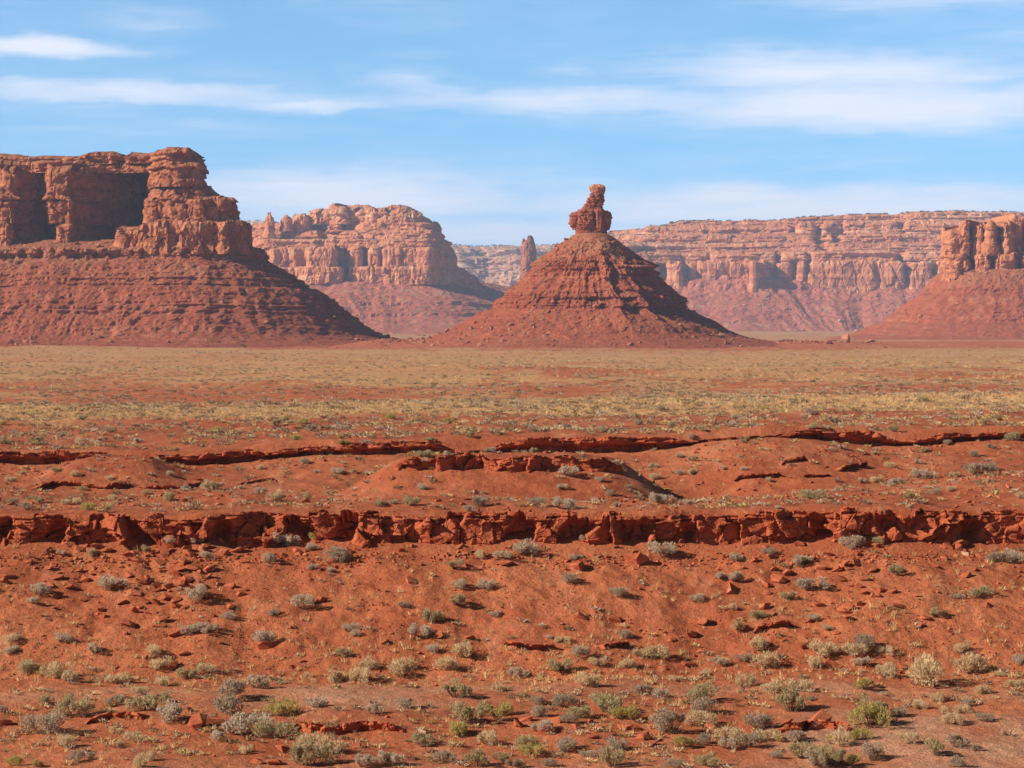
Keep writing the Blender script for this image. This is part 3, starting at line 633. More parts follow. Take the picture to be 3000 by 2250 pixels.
def middle_mesa():
    D = 4500; res = 2.2
    root = thing("mesa", "pale orange mesa with domed top and sheer shaded right side, left of the coned butte", "mesa", (-300, D, -24))
    kw = dict(res=res, smooth=3.0)
    back = [(1240, 420), (1000, 520), (700, 500)]
    mb = MB()
    tier(mb, [(600, 330), (700, 160), (752, 60), (758, 10), (800, -10), (870, -14), (905, -30), (960, -32), (978, -28), (1000, -26), (1004, 18), (1022, 22), (1030, -14), (1090, -24), (1160, -26), (1230, -30), (1258, -34), (1264, -20), (1300, 70), (1322, 190)] + back,
         D, 782, 834, batter=.06, bed=(20, 1.5), joint=(18, 40, 3.0), flute=(20, 2.0), rough=(12, 2.0), rnd=(.12, 4), cap=3, seed=51, **kw)
    tier(mb, [(600, 340), (700, 170), (752, 70), (758, 16), (795, 4), (800, -4), (838, 2), (842, 8), (862, -4), (895, 2), (905, -22), (958, -26), (974, -20), (982, -22), (988, 28), (1022, 40), (1030, -8), (1052, -10), (1060, 20), (1082, 22), (1086, -12), (1106, -16), (1122, 14), (1126, -14), (1170, -20), (1178, 6), (1184, -16), (1225, -22), (1258, -28), (1264, -12), (1302, 80), (1324, 160), (1328, 210)] + back,
         D, 724, 784, batter=.02, bed=(26, 1.5), joint=(22, 44, 2.6), flute=(24, 2.5), rough=(12, 1.4), rnd=(.12, 6), cap=5, seed=52, **kw)
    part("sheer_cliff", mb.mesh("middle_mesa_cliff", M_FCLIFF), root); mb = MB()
    tier(mb, [(600, 350), (700, 190), (756, 80), (762, 40), (790, 14), (850, 18), (915, 10), (940, 24), (1000, 16), (1060, 4), (1140, -2), (1220, -8), (1254, -10), (1262, 10), (1290, 80), (1316, 170)] + back,
         D, 702, 727, batter=.35, bed=(9, 4.2), joint=(20, 11, 3.2), flute=(30, 1.2), rough=(12, 1.6), rnd=(.18, 3), cap=5, seed=53, **kw)
    tier(mb, [(600, 360), (700, 210), (770, 90), (840, 52), (900, 40), (932, 36), (948, 66), (980, 56), (1010, 36), (1100, 24), (1200, 16), (1262, 12), (1272, 40), (1290, 90)] + back,
         D, 676, 705, batter=.3, bed=(8, 4.8), joint=(26, 12, 3.4), flute=(30, 1.2), rough=(12, 1.6), rnd=(.18, 3), cap=5, seed=54, **kw)
    tier(mb, [(700, 250), (830, 120), (868, 70), (905, 62), (912, 90), (960, 84), (975, 52), (998, 50), (1002, 84), (1030, 70), (1060, 40), (1140, 36), (1200, 34), (1240, 30), (1260, 44), (1272, 80)] + back,
         D, 650, 678, batter=.25, bed=(9, 4.2), joint=(26, 16, 3.0), flute=(30, 1.2), rough=(12, 2.5), rnd=(.35, 7), cap=5, seed=55, **kw)
    tier(mb, [(800, 260, 640), (862, 110, 636), (885, 84, 622), (905, 72, 612), (940, 66, 607), (1000, 60, 604), (1020, 70, 600), (1024, 92, 604), (1036, 70, 602), (1050, 84, 606), (1058, 60, 602), (1098, 56, 604), (1104, 70, 612), (1110, 54, 606), (1136, 52, 606), (1142, 66, 612), (1150, 50, 602), (1196, 50, 600), (1224, 54, 612), (1246, 60, 622), (1254, 84, 636), (1258, 130, 640), (1200, 380, 640), (1000, 460, 620), (820, 420, 640)],
         D, 612, 654, batter=.12, bed=(12, 2.0), joint=(30, 26, 4.0), flute=(26, 4.0), rough=(12, 2.5), rnd=(.5, 16), cap=3, seed=56, **kw)
    tier(mb, [(968, 160, 592), (968, 120, 588), (984, 112, 588), (990, 140, 594), (1036, 110, 596), (1040, 104, 594), (1082, 104, 595), (1090, 140, 602), (1134, 120, 600), (1140, 100, 594), (1190, 104, 594), (1212, 130, 604), (1190, 240, 602), (1000, 260, 602)],
         D, 602, 612, batter=.3, bed=(5, 3.0), joint=(16, 8, 3.0), flute=(20, 3), rough=(9, 2), rnd=(.4, 4), cap=2, seed=57, **kw)
    part("cap_beds", mb.mesh("middle_mesa_cap", M_FCLIFF), root)
    # knobs and the shaded stack
    for (a, b_, tp, bt, yo, sd) in ((776, 803, 624, 694, 40, 61), (824, 853, 629, 676, 50, 62), (858, 905, 624, 676, 70, 63), (1262, 1292, 645, 706, 110, 64)):
        m_ = 0.5 * (a + b_); h_ = 0.5 * (b_ - a)
        ring = [(m_ + h_ * math.cos(q), yo + h_ * 0.7 * math.sin(q)) for q in np.linspace(math.pi, 3 * math.pi, 17)]
        mb = MB(); tier(mb, ring, D, tp, bt, res=1.6, smooth=1.0, batter=.05, bed=(14, 1.6), joint=(16, 20, 1.2), flute=(20, 1.0), rough=(10, 2.0), rnd=(.35, 8), cap=1.5, seed=sd, ring=True)
        part("pinnacle", mb.mesh("pinnacle", M_FCLIFF), root)
    # lower ridge running back from the corner, on the side away from the sun
    mb = MB()
    tier(mb, [(1290, 70, 770), (1318, 150, 776), (1345, 240, 784), (1352, 260, 790), (1380, 330, 800), (1400, 400, 830), (1425, 460, 852), (1440, 520, 884), (1450, 600, 905), (1380, 800, 905), (1250, 600, 860), (1200, 400, 800)],
         D, 800, 925, batter=.12, bed=(20, 2), joint=(18, 30, 4.0), flute=(26, 7), rough=(12, 3), rnd=(.15, 5), cap=3, seed=58, res=2.4, smooth=4)
    part("ridge", mb.mesh("middle_mesa_ridge", M_FCLIFF), root)
    mb = MB()
    P = [(812, -40), (826, -8), (834, 4), (846, 24), (848, 32), (862, 66), (884, 104), (887, 116), (896, 120), (916, 156), (919, 166), (928, 170), (950, 220), (968, 290), (982, 420), (990, 600)]
    talus(mb, [(400, 500), (600, 300), (756, 10), (905, -30), (1090, -30), (1265, -32), (1300, 40), (1340, 200), (1400, 420), (1500, 800)], D, P, 2.8, smooth=45, gul=(60, 9), rough=(18, 5.0), joint=(14, 10, 4.0), seed=9)
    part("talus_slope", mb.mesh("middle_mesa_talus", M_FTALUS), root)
middle_mesa()

def far_right_mesa():
    D = 5500; res = 2.7
    root = thing("mesa", "long pale layered mesa with tree dotted rim and streaked cliff behind the right half", "mesa", (800, D, -24))
    kw = dict(res=res, smooth=4.0)
    back = [(4200, 900), (3000, 1200), (2000, 1200), (1790, 900)]
    def top(pts, bt, sd, ap=0, **q):
        mb = MB(); tier(mb, pts, D, 0, bt, seed=sd, **q, **kw); return mb
    mb = MB()
    a = [(1690, 420), (1720, 200), (1780, 90), (1840, 40)]
    tier(mb, a + [(1900, 10), (1922, 6), (1926, 60), (1952, 64), (1960, 0), (1990, -6), (1996, 50), (2020, 56), (2030, 20), (2044, 46), (2056, 4), (2150, -6), (2196, -6), (2206, -52), (2210, -56), (2216, -46), (2268, 24), (2284, 8), (2310, -2), (2322, 34), (2336, 30), (2342, -6), (2360, -8), (2366, 28), (2376, -10), (2450, -20), (2520, -24), (2560, -30), (2570, -2), (2578, -28), (2640, -36), (2650, 0), (2662, 4), (2668, -36), (2725, -40), (2732, 0), (2745, 4), (2752, -40), (3000, -60), (3300, -40), (3600, 40), (4200, 300)] + back,
         D, 768, 872, batter=.06, bed=(30, 2.0), joint=(26, 60, 3.5), flute=(30, 2.6), rough=(16, 1.4), rnd=(.07, 3), cap=5, seed=71, **kw)
    part("sheer_cliff", mb.mesh("far_mesa_cliff", M_FCLIFF), root); mb = MB()
    tier(mb, a + [(1900, 40), (2000, 60), (2100, 40), (2200, 30), (2268, 24), (2272, 60), (2290, 60), (2296, 20), (2360, 14), (2365, 50), (2376, 50), (2382, 8), (2460, 4), (2620, -8), (2632, 30), (2650, 26), (2660, -10), (2760, -16), (3000, -30), (3300, -10), (4200, 330)] + back,
         D, 738, 770, batter=.2, bed=(10, 5), joint=(34, 16, 3.5), flute=(40, 1.6), rough=(16, 1.8), rnd=(.15, 4), cap=8, seed=72, **kw)
    tier(mb, a + [(1900, 100), (2000, 110), (2200, 90), (2390, 70), (2400, 110), (2430, 100), (2440, 64), (2620, 50), (2800, 40), (3000, 20), (3300, 40), (4200, 380)] + back,
         D, 712, 740, batter=.45, bed=(8, 6), joint=(30, 11, 3.5), flute=(40, 1.6), rough=(16, 1.8), rnd=(.15, 4), cap=8, seed=73, **kw)
    tier(mb, [(1750, 520, 690), (1755, 300, 686), (1780, 220, 682), (1900, 160), (2100, 150), (2300, 130), (2375, 120), (2380, 170), (2420, 170), (2432, 110), (2440, 170), (2466, 165), (2470, 110), (2700, 100), (3000, 80), (3300, 90), (4200, 420)] + back,
         D, 684, 714, batter=.45, bed=(9, 6), joint=(34, 13, 4.0), flute=(40, 2.0), rough=(16, 1.8), rnd=(.18, 5), cap=8, seed=74, **kw)
    tier(mb, [(1762, 480, 676), (1785, 330, 672), (1888, 240, 666), (1904, 230, 657), (1960, 230, 652), (2200, 210, 650), (2310, 190, 648), (2313, 230, 650), (2334, 230, 650), (2340, 180, 648), (2376, 176, 646), (2384, 240, 646), (2410, 240, 646), (2416, 170, 644), (2460, 176, 642), (2468, 220, 642), (2480, 170, 640), (2630, 150, 640), (2640, 190, 640), (2656, 190, 640), (2662, 150, 640), (3000, 130, 640), (3300, 140, 640), (4200, 460, 640)] + [(b[0], b[1], 640) for b in back],
         D, 655, 688, batter=.3, bed=(8, 4.0), joint=(40, 20, 4.5), flute=(44, 2.2), rough=(16, 2.0), rnd=(.25, 7), cap=9, seed=75, **kw)
    tier(mb, [(1930, 420, 645), (1965, 330, 640), (1992, 300, 634), (2100, 290, 633), (2230, 280, 633), (2300, 270, 631), (2312, 262, 627), (2360, 250, 623), (2430, 240, 619), (2560, 236, 617), (2650, 230, 616), (2664, 220, 612), (2692, 214, 607), (2850, 210, 608), (3000, 210, 612), (3300, 230, 620), (4200, 520, 640)] + [(b[0], b[1], 634) for b in back[:2]] + [(2000, 1200, 640)],
         D, 630, 660, batter=.35, bed=(6, 4.0), joint=(40, 12, 4.0), flute=(44, 2.2), rough=(16, 1.8), rnd=(.15, 4), cap=4, seed=76, **kw)
    part("cap_beds", mb.mesh("far_mesa_beds", M_FCLIFF), root)
    mb = MB()
    P = [(806, -70), (826, -24), (850, -8), (862, 6), (880, 34), (884, 44), (895, 66), (920, 110), (940, 150), (944, 160), (955, 180), (972, 240), (985, 330), (992, 470), (998, 800)]
    talus(mb, [(1500, 600), (1700, 200), (1850, 0), (2000, -20), (2120, -50), (2215, -70), (2300, -30), (2450, -30), (2700, -45), (3000, -60), (3600, 0), (4200, 300)], D, P, 3.4, smooth=60, gul=(70, 12), rough=(22, 6.0), joint=(16, 12, 5.0), seed=10)
    part("talus_slope", mb.mesh("far_mesa_talus", M_FTALUS), root)
far_right_mesa()

def far_plateau():
    D = 8500; res = 4.5
    root = thing("plateau", "hazy distant plateau with wooded rim in the gap left of the coned butte", "plateau", (-300, D, -24))
    kw = dict(res=res, smooth=9.0)
    b1 = [(3000, 1800), (1500, 2400), (0, 2000)]
    mb = MB()
    tier(mb, [(300, 200), (700, 60), (1250, 40), (1330, 0), (1380, 60), (1420, 120), (1470, 40), (1560, 20), (1600, 90), (1660, 60), (1750, 0), (1900, 60), (2300, 100)] + b1, D, 790, 905, batter=.5, bed=(22, 8), joint=(50, 26, 8), flute=(80, 22), rough=(30, 7), rnd=(.2, 14), cap=8, seed=81, **kw)
    tier(mb, [(300, 300), (700, 160), (1300, 140), (1345, 120), (1375, 220), (1440, 260), (1500, 150), (1560, 130), (1590, 260), (1630, 250), (1660, 160), (1800, 140), (2300, 200)] + b1, D, 748, 795, batter=.5, bed=(12, 8), joint=(60, 22, 9), flute=(90, 16), rough=(30, 7), rnd=(.3, 20), cap=8, seed=82, **kw)
    tier(mb, [(300, 420), (700, 300), (1300, 280), (1350, 260), (1385, 360), (1440, 380), (1500, 300), (1580, 320), (1640, 380), (1700, 300), (2300, 320)] + b1, D, 722, 752, batter=.7, bed=(10, 8), joint=(60, 18, 9), flute=(90, 16), rough=(30, 7), rnd=(.3, 14), cap=8, seed=83, **kw)
    tier(mb, [(300, 560, 632), (640, 460, 632), (720, 440, 633), (800, 430, 634), (900, 420, 690), (1200, 440, 708), (1335, 430, 708), (1450, 450, 710), (1600, 460, 708), (1720, 450, 706), (2300, 480, 700)] + [(b[0], b[1], 700) for b in b1[:2]] + [(0, 2000, 640)], D, 705, 726, batter=.6, bed=(8, 6), joint=(60, 14, 8), flute=(90, 14), rough=(30, 6), rnd=(.3, 8), cap=4, seed=84, **kw)
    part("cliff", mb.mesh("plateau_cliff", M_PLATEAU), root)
    # the thin tower of rock standing in front of it
    D2 = 5200
    r2 = thing("rock_tower", "thin upright rock tower in the gap left of the coned butte", "rock tower", ((1549 - 1500) * D2 / F, D2, -24))
    mb = MB()
    ring = [(1549 + 19 * math.cos(q) * (1 if math.cos(q) < 0 else 0.95), 14 * math.sin(q), 697 + (6 if math.cos(q) < -.3 else 0) + (4 if math.cos(q) > .7 else 0)) for q in np.linspace(math.pi, 3 * math.pi, 21)]
    tier(mb, ring, D2, 698, 985, res=1.7, smooth=1.0, batter=.012, bed=(24, .8), joint=(12, 40, 1.4), flute=(10, 1.6), rough=(10, 1.6), rnd=(.06, 4), cap=2, seed=91, ring=True)
    part("tower_shaft", mb.mesh("rock_tower_shaft", M_CLIFF), r2)
far_plateau()
# ------------------------------------------------------------------ rock ledges in the foreground
def ledge_wall(x, y, zb, zt, res, name, label, big=(1.3, 1.5, .55), small=(.5, .38, .16), alc=(1.9, .5), overhang=0.0, back=1.6, seed=0, taper=True, mat=None, beds=.78, joint=0.0):
    """x, y, zb, zt: path of the wall foot, left to right, and the heights of foot and lip"""
    P = np.stack([x, y, zb, zt], 1)
    seg = np.hypot(np.diff(x), np.diff(y)); s = np.concatenate([[0], np.cumsum(seg)]); n = max(12, int(s[-1] / res))
    t = np.linspace(0, s[-1], n); Q = np.stack([np.interp(t, s, P[:, k]) for k in range(4)], 1); s = t
    hmax = (Q[:, 3] - Q[:, 2]).max(); nz = max(8, int(hmax * 1.2 / res))
    so = seed * 13.7
    c1 = worley(s / (big[0] * .8) + so, s * 0 + .5, seed + 50)[2]
    zt2 = Q[:, 3] + (c1 - .5) * 0.25 * hmax + 0.05 * hmax * fbm(s / .3, so, 0, 3)
    if seed == 4: zt2 = Q[:, 2] + (zt2 - Q[:, 2]) * np.clip(.85 + .8 * fbm(s / 5.0, 3.7, 0, 3), .12, 1.05)
    if taper:
        e = np.minimum(s, s[-1] - s) / (0.12 * s[-1]); zt2 = Q[:, 2] + (zt2 - Q[:, 2]) * np.clip(0.15 + e, 0, 1) * np.clip(1.1 + 0.6 * fbm(s / (big[0] * 2) + so, 2.2, 0, 2), .25, 1)
    v = np.linspace(0, 1, nz)[:, None]
    zb2 = Q[:, 2] - 0.25 * hmax
    z = zb2 + (zt2 - zb2) * v; ss = np.broadcast_to(s, z.shape)
    warp = 0.25 * fbm(ss / big[0], z / big[0] + so, 0, 2)
    f1, f2, c = worley(ss / big[0] + so + .5 * warp, z / big[1] + .3 * warp + so, seed); t1 = worley.t
    g1, g2, c2 = worley(ss / small[0] + so + .5 * warp, z / small[1] + so, seed + 9); t2 = worley.t
    h1, h2, c3 = worley(ss / (big[0] * 1.15) + so + .35 * warp, z / (big[1] * 3.0) + .6 * fbm(ss / 3.0, so, 0, 2), seed + 4, 1.0)
    d = joint * (c3 - .3 + 1.5 * worley.t) - joint * .35 * np.exp(-((h2 - h1) / .03) ** 2) * (v < .93) * (c3 > .6)
    d = d + big[2] * (c + 1.1 * t1) + small[2] * (c2 + .9 * t2) - 0.08 * big[2] * np.exp(-((f2 - f1) / .05) ** 2) - 0.12 * small[2] * np.exp(-((g2 - g1) / .08) ** 2)
    d = d - alc[1] * sstep(0.12, 0.42, perlin(ss / alc[0] + so, z / (alc[0] * 1.6) + so)) * sstep(1.02, .8, v)
    d = d + 0.10 * big[2] * fbm(ss / .35, z / .35, so, 4)
    tb = sstep(beds, beds + .08, v); bn = np.tanh(3 * perlin(z / (0.07 * hmax) + .3 * warp, ss / 1.1 + so))
    d = d + tb * (0.16 * bn * min(1, hmax) - 0.28 * (v - beds) * hmax)
    d = d + overhang * sstep(.45, .75, v) * (.7 + .6 * c1)
    tx = np.gradient(Q[:, 0]); ty = np.gradient(Q[:, 1]); k = np.maximum(np.hypot(tx, ty), 1e-6); nx, ny = ty / k, -tx / k
    kk = max(1, int(1.0 / res)); ker = np.ones(2 * kk + 1) / (2 * kk + 1)
    nx = np.convolve(np.pad(nx, kk, 'edge'), ker, 'valid'); ny = np.convolve(np.pad(ny, kk, 'edge'), ker, 'valid')
    X = Q[:, 0] + nx * d; Y = Q[:, 1] + ny * d
    V = [np.stack([X, Y, z], -1)]
    for fr in (.04, .1, .2, .4, .7, 1.0):
        cx = X[-1] - nx * back * fr; cy = Y[-1] - ny * back * fr
        hz = H(cx, cy)
        cz = z[-1] * (1 - fr) + np.minimum(hz - 0.12, z[-1]) * fr + 0.06 * hmax * fbm(cx / .4, cy / .4, so, 3) * (fr < .9)
        V.append(np.stack([cx, cy, cz], -1)[None])
    V = np.concatenate(V, 0)
    return tag(link(name, mesh(name, V.reshape(-1, 3), grid_faces(V.shape[0], V.shape[1]), mat or M_LEDGE)), label, "rock ledge")
def long_ledge():
    px = np.linspace(-950, 3950, 640); w = wobble(px)
    y = 106.9 + w; x = (px - 1500) * y / F
    yb = 108.05 + w; xb = (px - 1500) * yb / F
    zt = base_z(xb, yb)[0] + 0.02; zb = H(x, y - 0.8) + 0.02
    ledge_wall(x, y, zb, zt, .05, "rock_ledge", "long blocky red ledge crossing the whole picture above the stony slope", (1.15, .62, .30), (.46, .28, .15), (1.35, .8), 0.0, 1.7, 3, False, None, .80, .42)
    px = np.linspace(-950, 3950, 640); w = wobble(px)
    y = 151.75 + w; x = (px - 1500) * y / F; yb = 152.9 + w; xb = (px - 1500) * yb / F
    zt = base_z(xb, yb)[0] + 0.05; zb = H(x, y - 0.6) + 0.0
    zt = np.maximum(zt, zb + .12) + 0.0
    ledge_wall(x, y, zb, zt, .075, "rock_ledge", "thin dark overhanging ledge running along the far side of the hollow", (1.5, .5, .3), (.5, .2, .12), (2.0, .3), .62, 1.3, 4, False)
def small_ledge(px0, py0, px1, py1, h, label, seed, over=.2, big=None, n=14, res=.045):
    px = np.linspace(px0, px1, n); py = np.linspace(py0, py1, n)
    g = [ray_ground(a, b + 6 * math.sin(a / 37.0 + seed)) for a, b in zip(px, py)]
    g = np.array([q for q in g if q])
    D = g[:, 1].mean(); ok = np.abs(g[:, 1] - np.median(g[:, 1])) < 4; g = g[ok]
    z = g[:, 2]
    return ledge_wall(g[:, 0], g[:, 1], z - .03, z + h, res * max(1, D / 110), "rock_ledge", label, big or (h * 1.7, h * 1.3, h * .45), (h * .8, h * .35, h * .2), (h * 2.5, h * .5), over, max(1.2, 3 * h), seed)
long_ledge()
small_ledge(1165, 1372, 1810, 1376, .72, "block ledge capping the low mound in the middle of the hollow", 5, .05, (.9, .7, .3), 24)
small_ledge(85, 1428, 385, 1424, .30, "dark layered ledge low on the bare hump at the left", 6, .3)
small_ledge(430, 1430, 600, 1424, .24, "short dark ledge between two shrubs in the left of the hollow", 7, .3)
small_ledge(690, 1412, 810, 1410, .15, "faint thin dark ledge in the middle of the hollow's shaded slope", 8, .25)
small_ledge(2150, 1412, 2285, 1384, .22, "slanting thin ledge at the foot of the spur on the right", 9, .3)
small_ledge(2285, 1358, 2358, 1352, .26, "short dark ledge high on the spur on the right", 10, .3)
small_ledge(2448, 1372, 2530, 1366, .28, "dark overhung ledge on the hollow's right slope, under scattered shrubs", 11, .3)
small_ledge(2352, 1392, 2430, 1388, .15, "smallest dark ledge on the hollow's right slope", 12, .25)
small_ledge(845, 2142, 1190, 2140, .30, "row of square blocks forming a low ledge under the tan flat, bottom left of centre", 13, .06, (.34, .4, .16))
small_ledge(245, 2112, 425, 2106, .22, "low broken ledge under dark shrubs at the bottom left", 14, .1, (.5, .3, .12))
small_ledge(2275, 2140, 2500, 2136, .32, "low red block ledge among shrubs at the bottom right of centre", 15, .06, (.5, .4, .18))
small_ledge(1485, 1890, 1628, 1898, .24, "flat slab ledge jutting from the middle of the stony slope", 16, .3)
small_ledge(1755, 1892, 1830, 1888, .22, "short slab with black shadow, right of the flat slab ledge on the slope", 17, .3)
small_ledge(2205, 1846, 2320, 1836, .26, "dark topped slab ledge right of centre on the stony slope", 18, .25)

# ------------------------------------------------------------------ scattering helpers
def rock_proto(seed, flat=.6, n=13):
    r = random.Random(seed); bm = bmesh.new()
    for i in range(n):
        v = Vector((r.gauss(0, 1), r.gauss(0, 1), r.gauss(0, 1))).normalized()
        m = max(abs(v.x), abs(v.y), abs(v.z)); v = v / m * r.uniform(.8, 1) if r.random() < .65 else v      # boxy
        bm.verts.new((v.x * .5, v.y * .5 * r.uniform(.7, 1), v.z * .5 * flat))
    bmesh.ops.convex_hull(bm, input=bm.verts[:])
    for v in [v for v in bm.verts if not v.link_faces]: bm.verts.remove(v)
    bmesh.ops.triangulate(bm, faces=bm.faces[:]); bmesh.ops.recalc_face_normals(bm, faces=bm.faces[:])
    bm.verts.index_update()
    V = np.array([v.co[:] for v in bm.verts]); T = np.array([[v.index for v in f.verts] for f in bm.faces]); bm.free()
    return V, T
ROCKP = [rock_proto(100 + i, (.45, .6, .8, .35)[i % 4]) for i in range(14)]
def rots(n, rng, tilt=.35):
    a = rng.uniform(0, 2 * np.pi, n); b = rng.normal(0, tilt, n); c = rng.normal(0, tilt, n)
    ca, sa, cb, sb, cc, sc = np.cos(a), np.sin(a), np.cos(b), np.sin(b), np.cos(c), np.sin(c)
    z = np.zeros(n); o = np.ones(n)
    Rz = np.array([[ca, -sa, z], [sa, ca, z], [z, z, o]]); Rx = np.array([[o, z, z], [z, cb, -sb], [z, sb, cb]]); Ry = np.array([[cc, z, sc], [z, o, z], [-sc, z, cc]])
    return np.einsum('ijn,jkn,kln->nil', Rx, Ry, Rz)
def scatter(mb, protos, P, size, rng, tilt=.35, zoff=0.0, tones=None, tone_out=None):
    """copies of small prototype meshes at points P, merged"""
    k = rng.integers(0, len(protos), len(P))
    for i, pr in enumerate(protos):
        m = np.nonzero(k == i)[0]
        if not len(m): continue
        R = rots(len(m), rng, tilt); V, T = pr
        W_ = np.einsum('nij,vj->nvi', R, V) * size[m][:, None, None] + P[m][:, None, :]
        W_[..., 2] += (zoff * size[m])[:, None]
        Fx = T[None] + (np.arange(len(m)) * len(V))[:, None, None]
        mb.add(W_.reshape(-1, 3), Fx.reshape(-1, T.shape[1]))
        if tone_out is not None: tone_out.append(np.repeat(tones[m], len(V)))
def ground_pts(px, r):
    y = r; x = (px - 1500) * y / F
    return np.stack([x, y, H(x, y)], 1)
ORD = ["leftmost"] + [w + " from left" for w in "second third fourth fifth sixth seventh eighth ninth tenth eleventh twelfth thirteenth fourteenth fifteenth sixteenth seventeenth eighteenth nineteenth twentieth".split()]
ORD += ["twenty " + w + " from left" for w in "first second third fourth fifth sixth seventh eighth ninth".split()]
ZONES = [(2135, "on the bottom flat"), (2040, "by the bottom ledges"), (1930, "at the slope's foot"), (1790, "on the lower slope"), (1640, "on the upper slope"), (1520, "below the long ledge"),
         (1435, "just above the long ledge"), (1320, "in the hollow"), (1245, "by the thin dark ledge"), (1120, "on the far plain"), (0, "at the foot of the mesas")]
HORIZ = ["far left", "left", "left of centre", "near centre left", "near centre right", "right of centre", "right", "far right"]
def label_all(items, group):
    """items: (object, words, px, py).  Every label says look, size, place and, where needed, the order from the left."""
    buckets = {}
    for o, words, px, py in items:
        zn = next(n for lim, n in ZONES if py >= lim); hb = HORIZ[int(min(7, max(0, px / 375)))]
        buckets.setdefault((words, zn, hb), []).append((px, o))
    for (words, zn, hb), L in buckets.items():
        L.sort(key=lambda q: q[0])
        for i, (px, o) in enumerate(L):
            tagt = f"{words} {zn}, {hb}"
            if len(L) > 1: tagt += ", " + (ORD[i] if i < len(L) - 1 else "rightmost")
            o['label'] = tagt
    for o, *_ in items: o['group'] = group

# ------------------------------------------------------------------ shrubs
def shrub_geo(kind, seed, nleaf=1500):
    g = np.random.default_rng(seed)
    hgt = {'G': .68, 'D': .7, 'T': .6, 'O': .7, 'Y': .64}[kind]
    nl = g.integers(6, 13); a = g.uniform(0, 2 * np.pi, nl); rr = .42 * np.sqrt(g.uniform(0.05, 1, nl))
    C = np.stack([rr * np.cos(a), rr * np.sin(a), hgt * (.30 + .38 * g.uniform(0, 1, nl) * (1 - (rr / .42) ** 2 * .6))], 1); rad = g.uniform(.07, .22, nl)
    k = g.integers(0, nl, nleaf); d = g.normal(size=(nleaf, 3)); d /= np.linalg.norm(d, axis=1)[:, None]
    q = g.uniform(.35, 1.08, nleaf) ** .6
    P = C[k] + d * (rad[k] * q)[:, None]
    P[:, 2] = np.maximum(P[:, 2], .015 + .06 * g.uniform(0, 1, nleaf))
    # leaves: small pointed slivers growing up and outwards
    up = d * .7 + np.array([0, 0, .75]) + g.normal(0, .45, (nleaf, 3)); up /= np.linalg.norm(up, axis=1)[:, None]
    sd = np.cross(up, g.normal(size=(nleaf, 3))); sd /= np.maximum(np.linalg.norm(sd, axis=1), 1e-6)[:, None]
    ln = {'G': .060, 'D': .062, 'T': .075, 'O': .07, 'Y': .085}[kind] * g.uniform(.6, 1.4, nleaf); wd = {'G': .020, 'D': .018, 'T': .014, 'O': .017, 'Y': .015}[kind] * g.uniform(.7, 1.3, nleaf)
    L = np.stack([P - sd * wd[:, None], P + sd * wd[:, None], P + up * ln[:, None]], 1).reshape(-1, 3)
    Fl = np.arange(len(L)).reshape(-1, 3)
    # twigs
    ns = 60; kk = g.integers(0, nl, ns); E = C[kk] + g.normal(0, 1, (ns, 3)) * rad[kk][:, None] * .6; E[:, 2] = np.maximum(E[:, 2], .08)
    if kind in 'TY': E = E + (E * np.array([.25, .25, .3]))
    B = E * np.array([.12, .12, 0]) + np.array([0, 0, -.03]); M = B * .45 + E * .55 + g.normal(0, .02, (ns, 3)); M[:, 2] *= .92
    sv = np.cross(E - B, g.normal(size=(ns, 3))); sv /= np.linalg.norm(sv, axis=1)[:, None]; w = .008
    T = np.stack([B - sv * w, B + sv * w, M + sv * w * .8, M - sv * w * .8, E + sv * w * .4, E - sv * w * .4], 1).reshape(-1, 3)
    j = np.arange(ns)[:, None] * 6
    Ft = np.concatenate([j + np.array([[0, 1, 2, 3]]), j + np.array([[3, 2, 4, 5]])])
    return (L, Fl), (T, Ft)
KINDS = {'G': ("sagebrush", "grey", (.69, .54, .385), (.56, .43, .30)), 'D': ("sagebrush", "dark grey brown", (.55, .41, .285), (.42, .31, .21)),
         'T': ("dry_shrub", "straw coloured", (.79, .59, .35), (.66, .48, .27)), 'O': ("desert_shrub", "olive green", (.57, .45, .245), (.45, .35, .18)), 'Y': ("rabbitbrush", "yellow green", (.62, .48, .16), (.48, .37, .13))}
M_STEM = leaf_mat("dry_twigs", (.20, .13, .08), (.30, .20, .13))
M_LEAF = {k: leaf_mat("foliage_" + k, v[2], v[3]) for k, v in KINDS.items()}
PROTO = {}
for ki, k in enumerate(KINDS):
    PROTO[k] = []
    for i in range(6):
        (L, Fl), (T, Ft) = shrub_geo(k, 1000 + 17 * ki + i)
        nm = KINDS[k][0]
        fo = mesh(nm + "_foliage", L, Fl, M_LEAF[k]); st = mesh(nm + "_stems", T, Ft, M_STEM)
        both = mesh(nm, np.concatenate([L, T]), [Fl, Ft + len(L)], [M_LEAF[k], M_STEM])
        mi = np.zeros(len(Fl) + len(Ft), dtype=np.int32); mi[len(Fl):] = 1; both.polygons.foreach_set('material_index', mi)
        PROTO[k].append((fo, st, both))
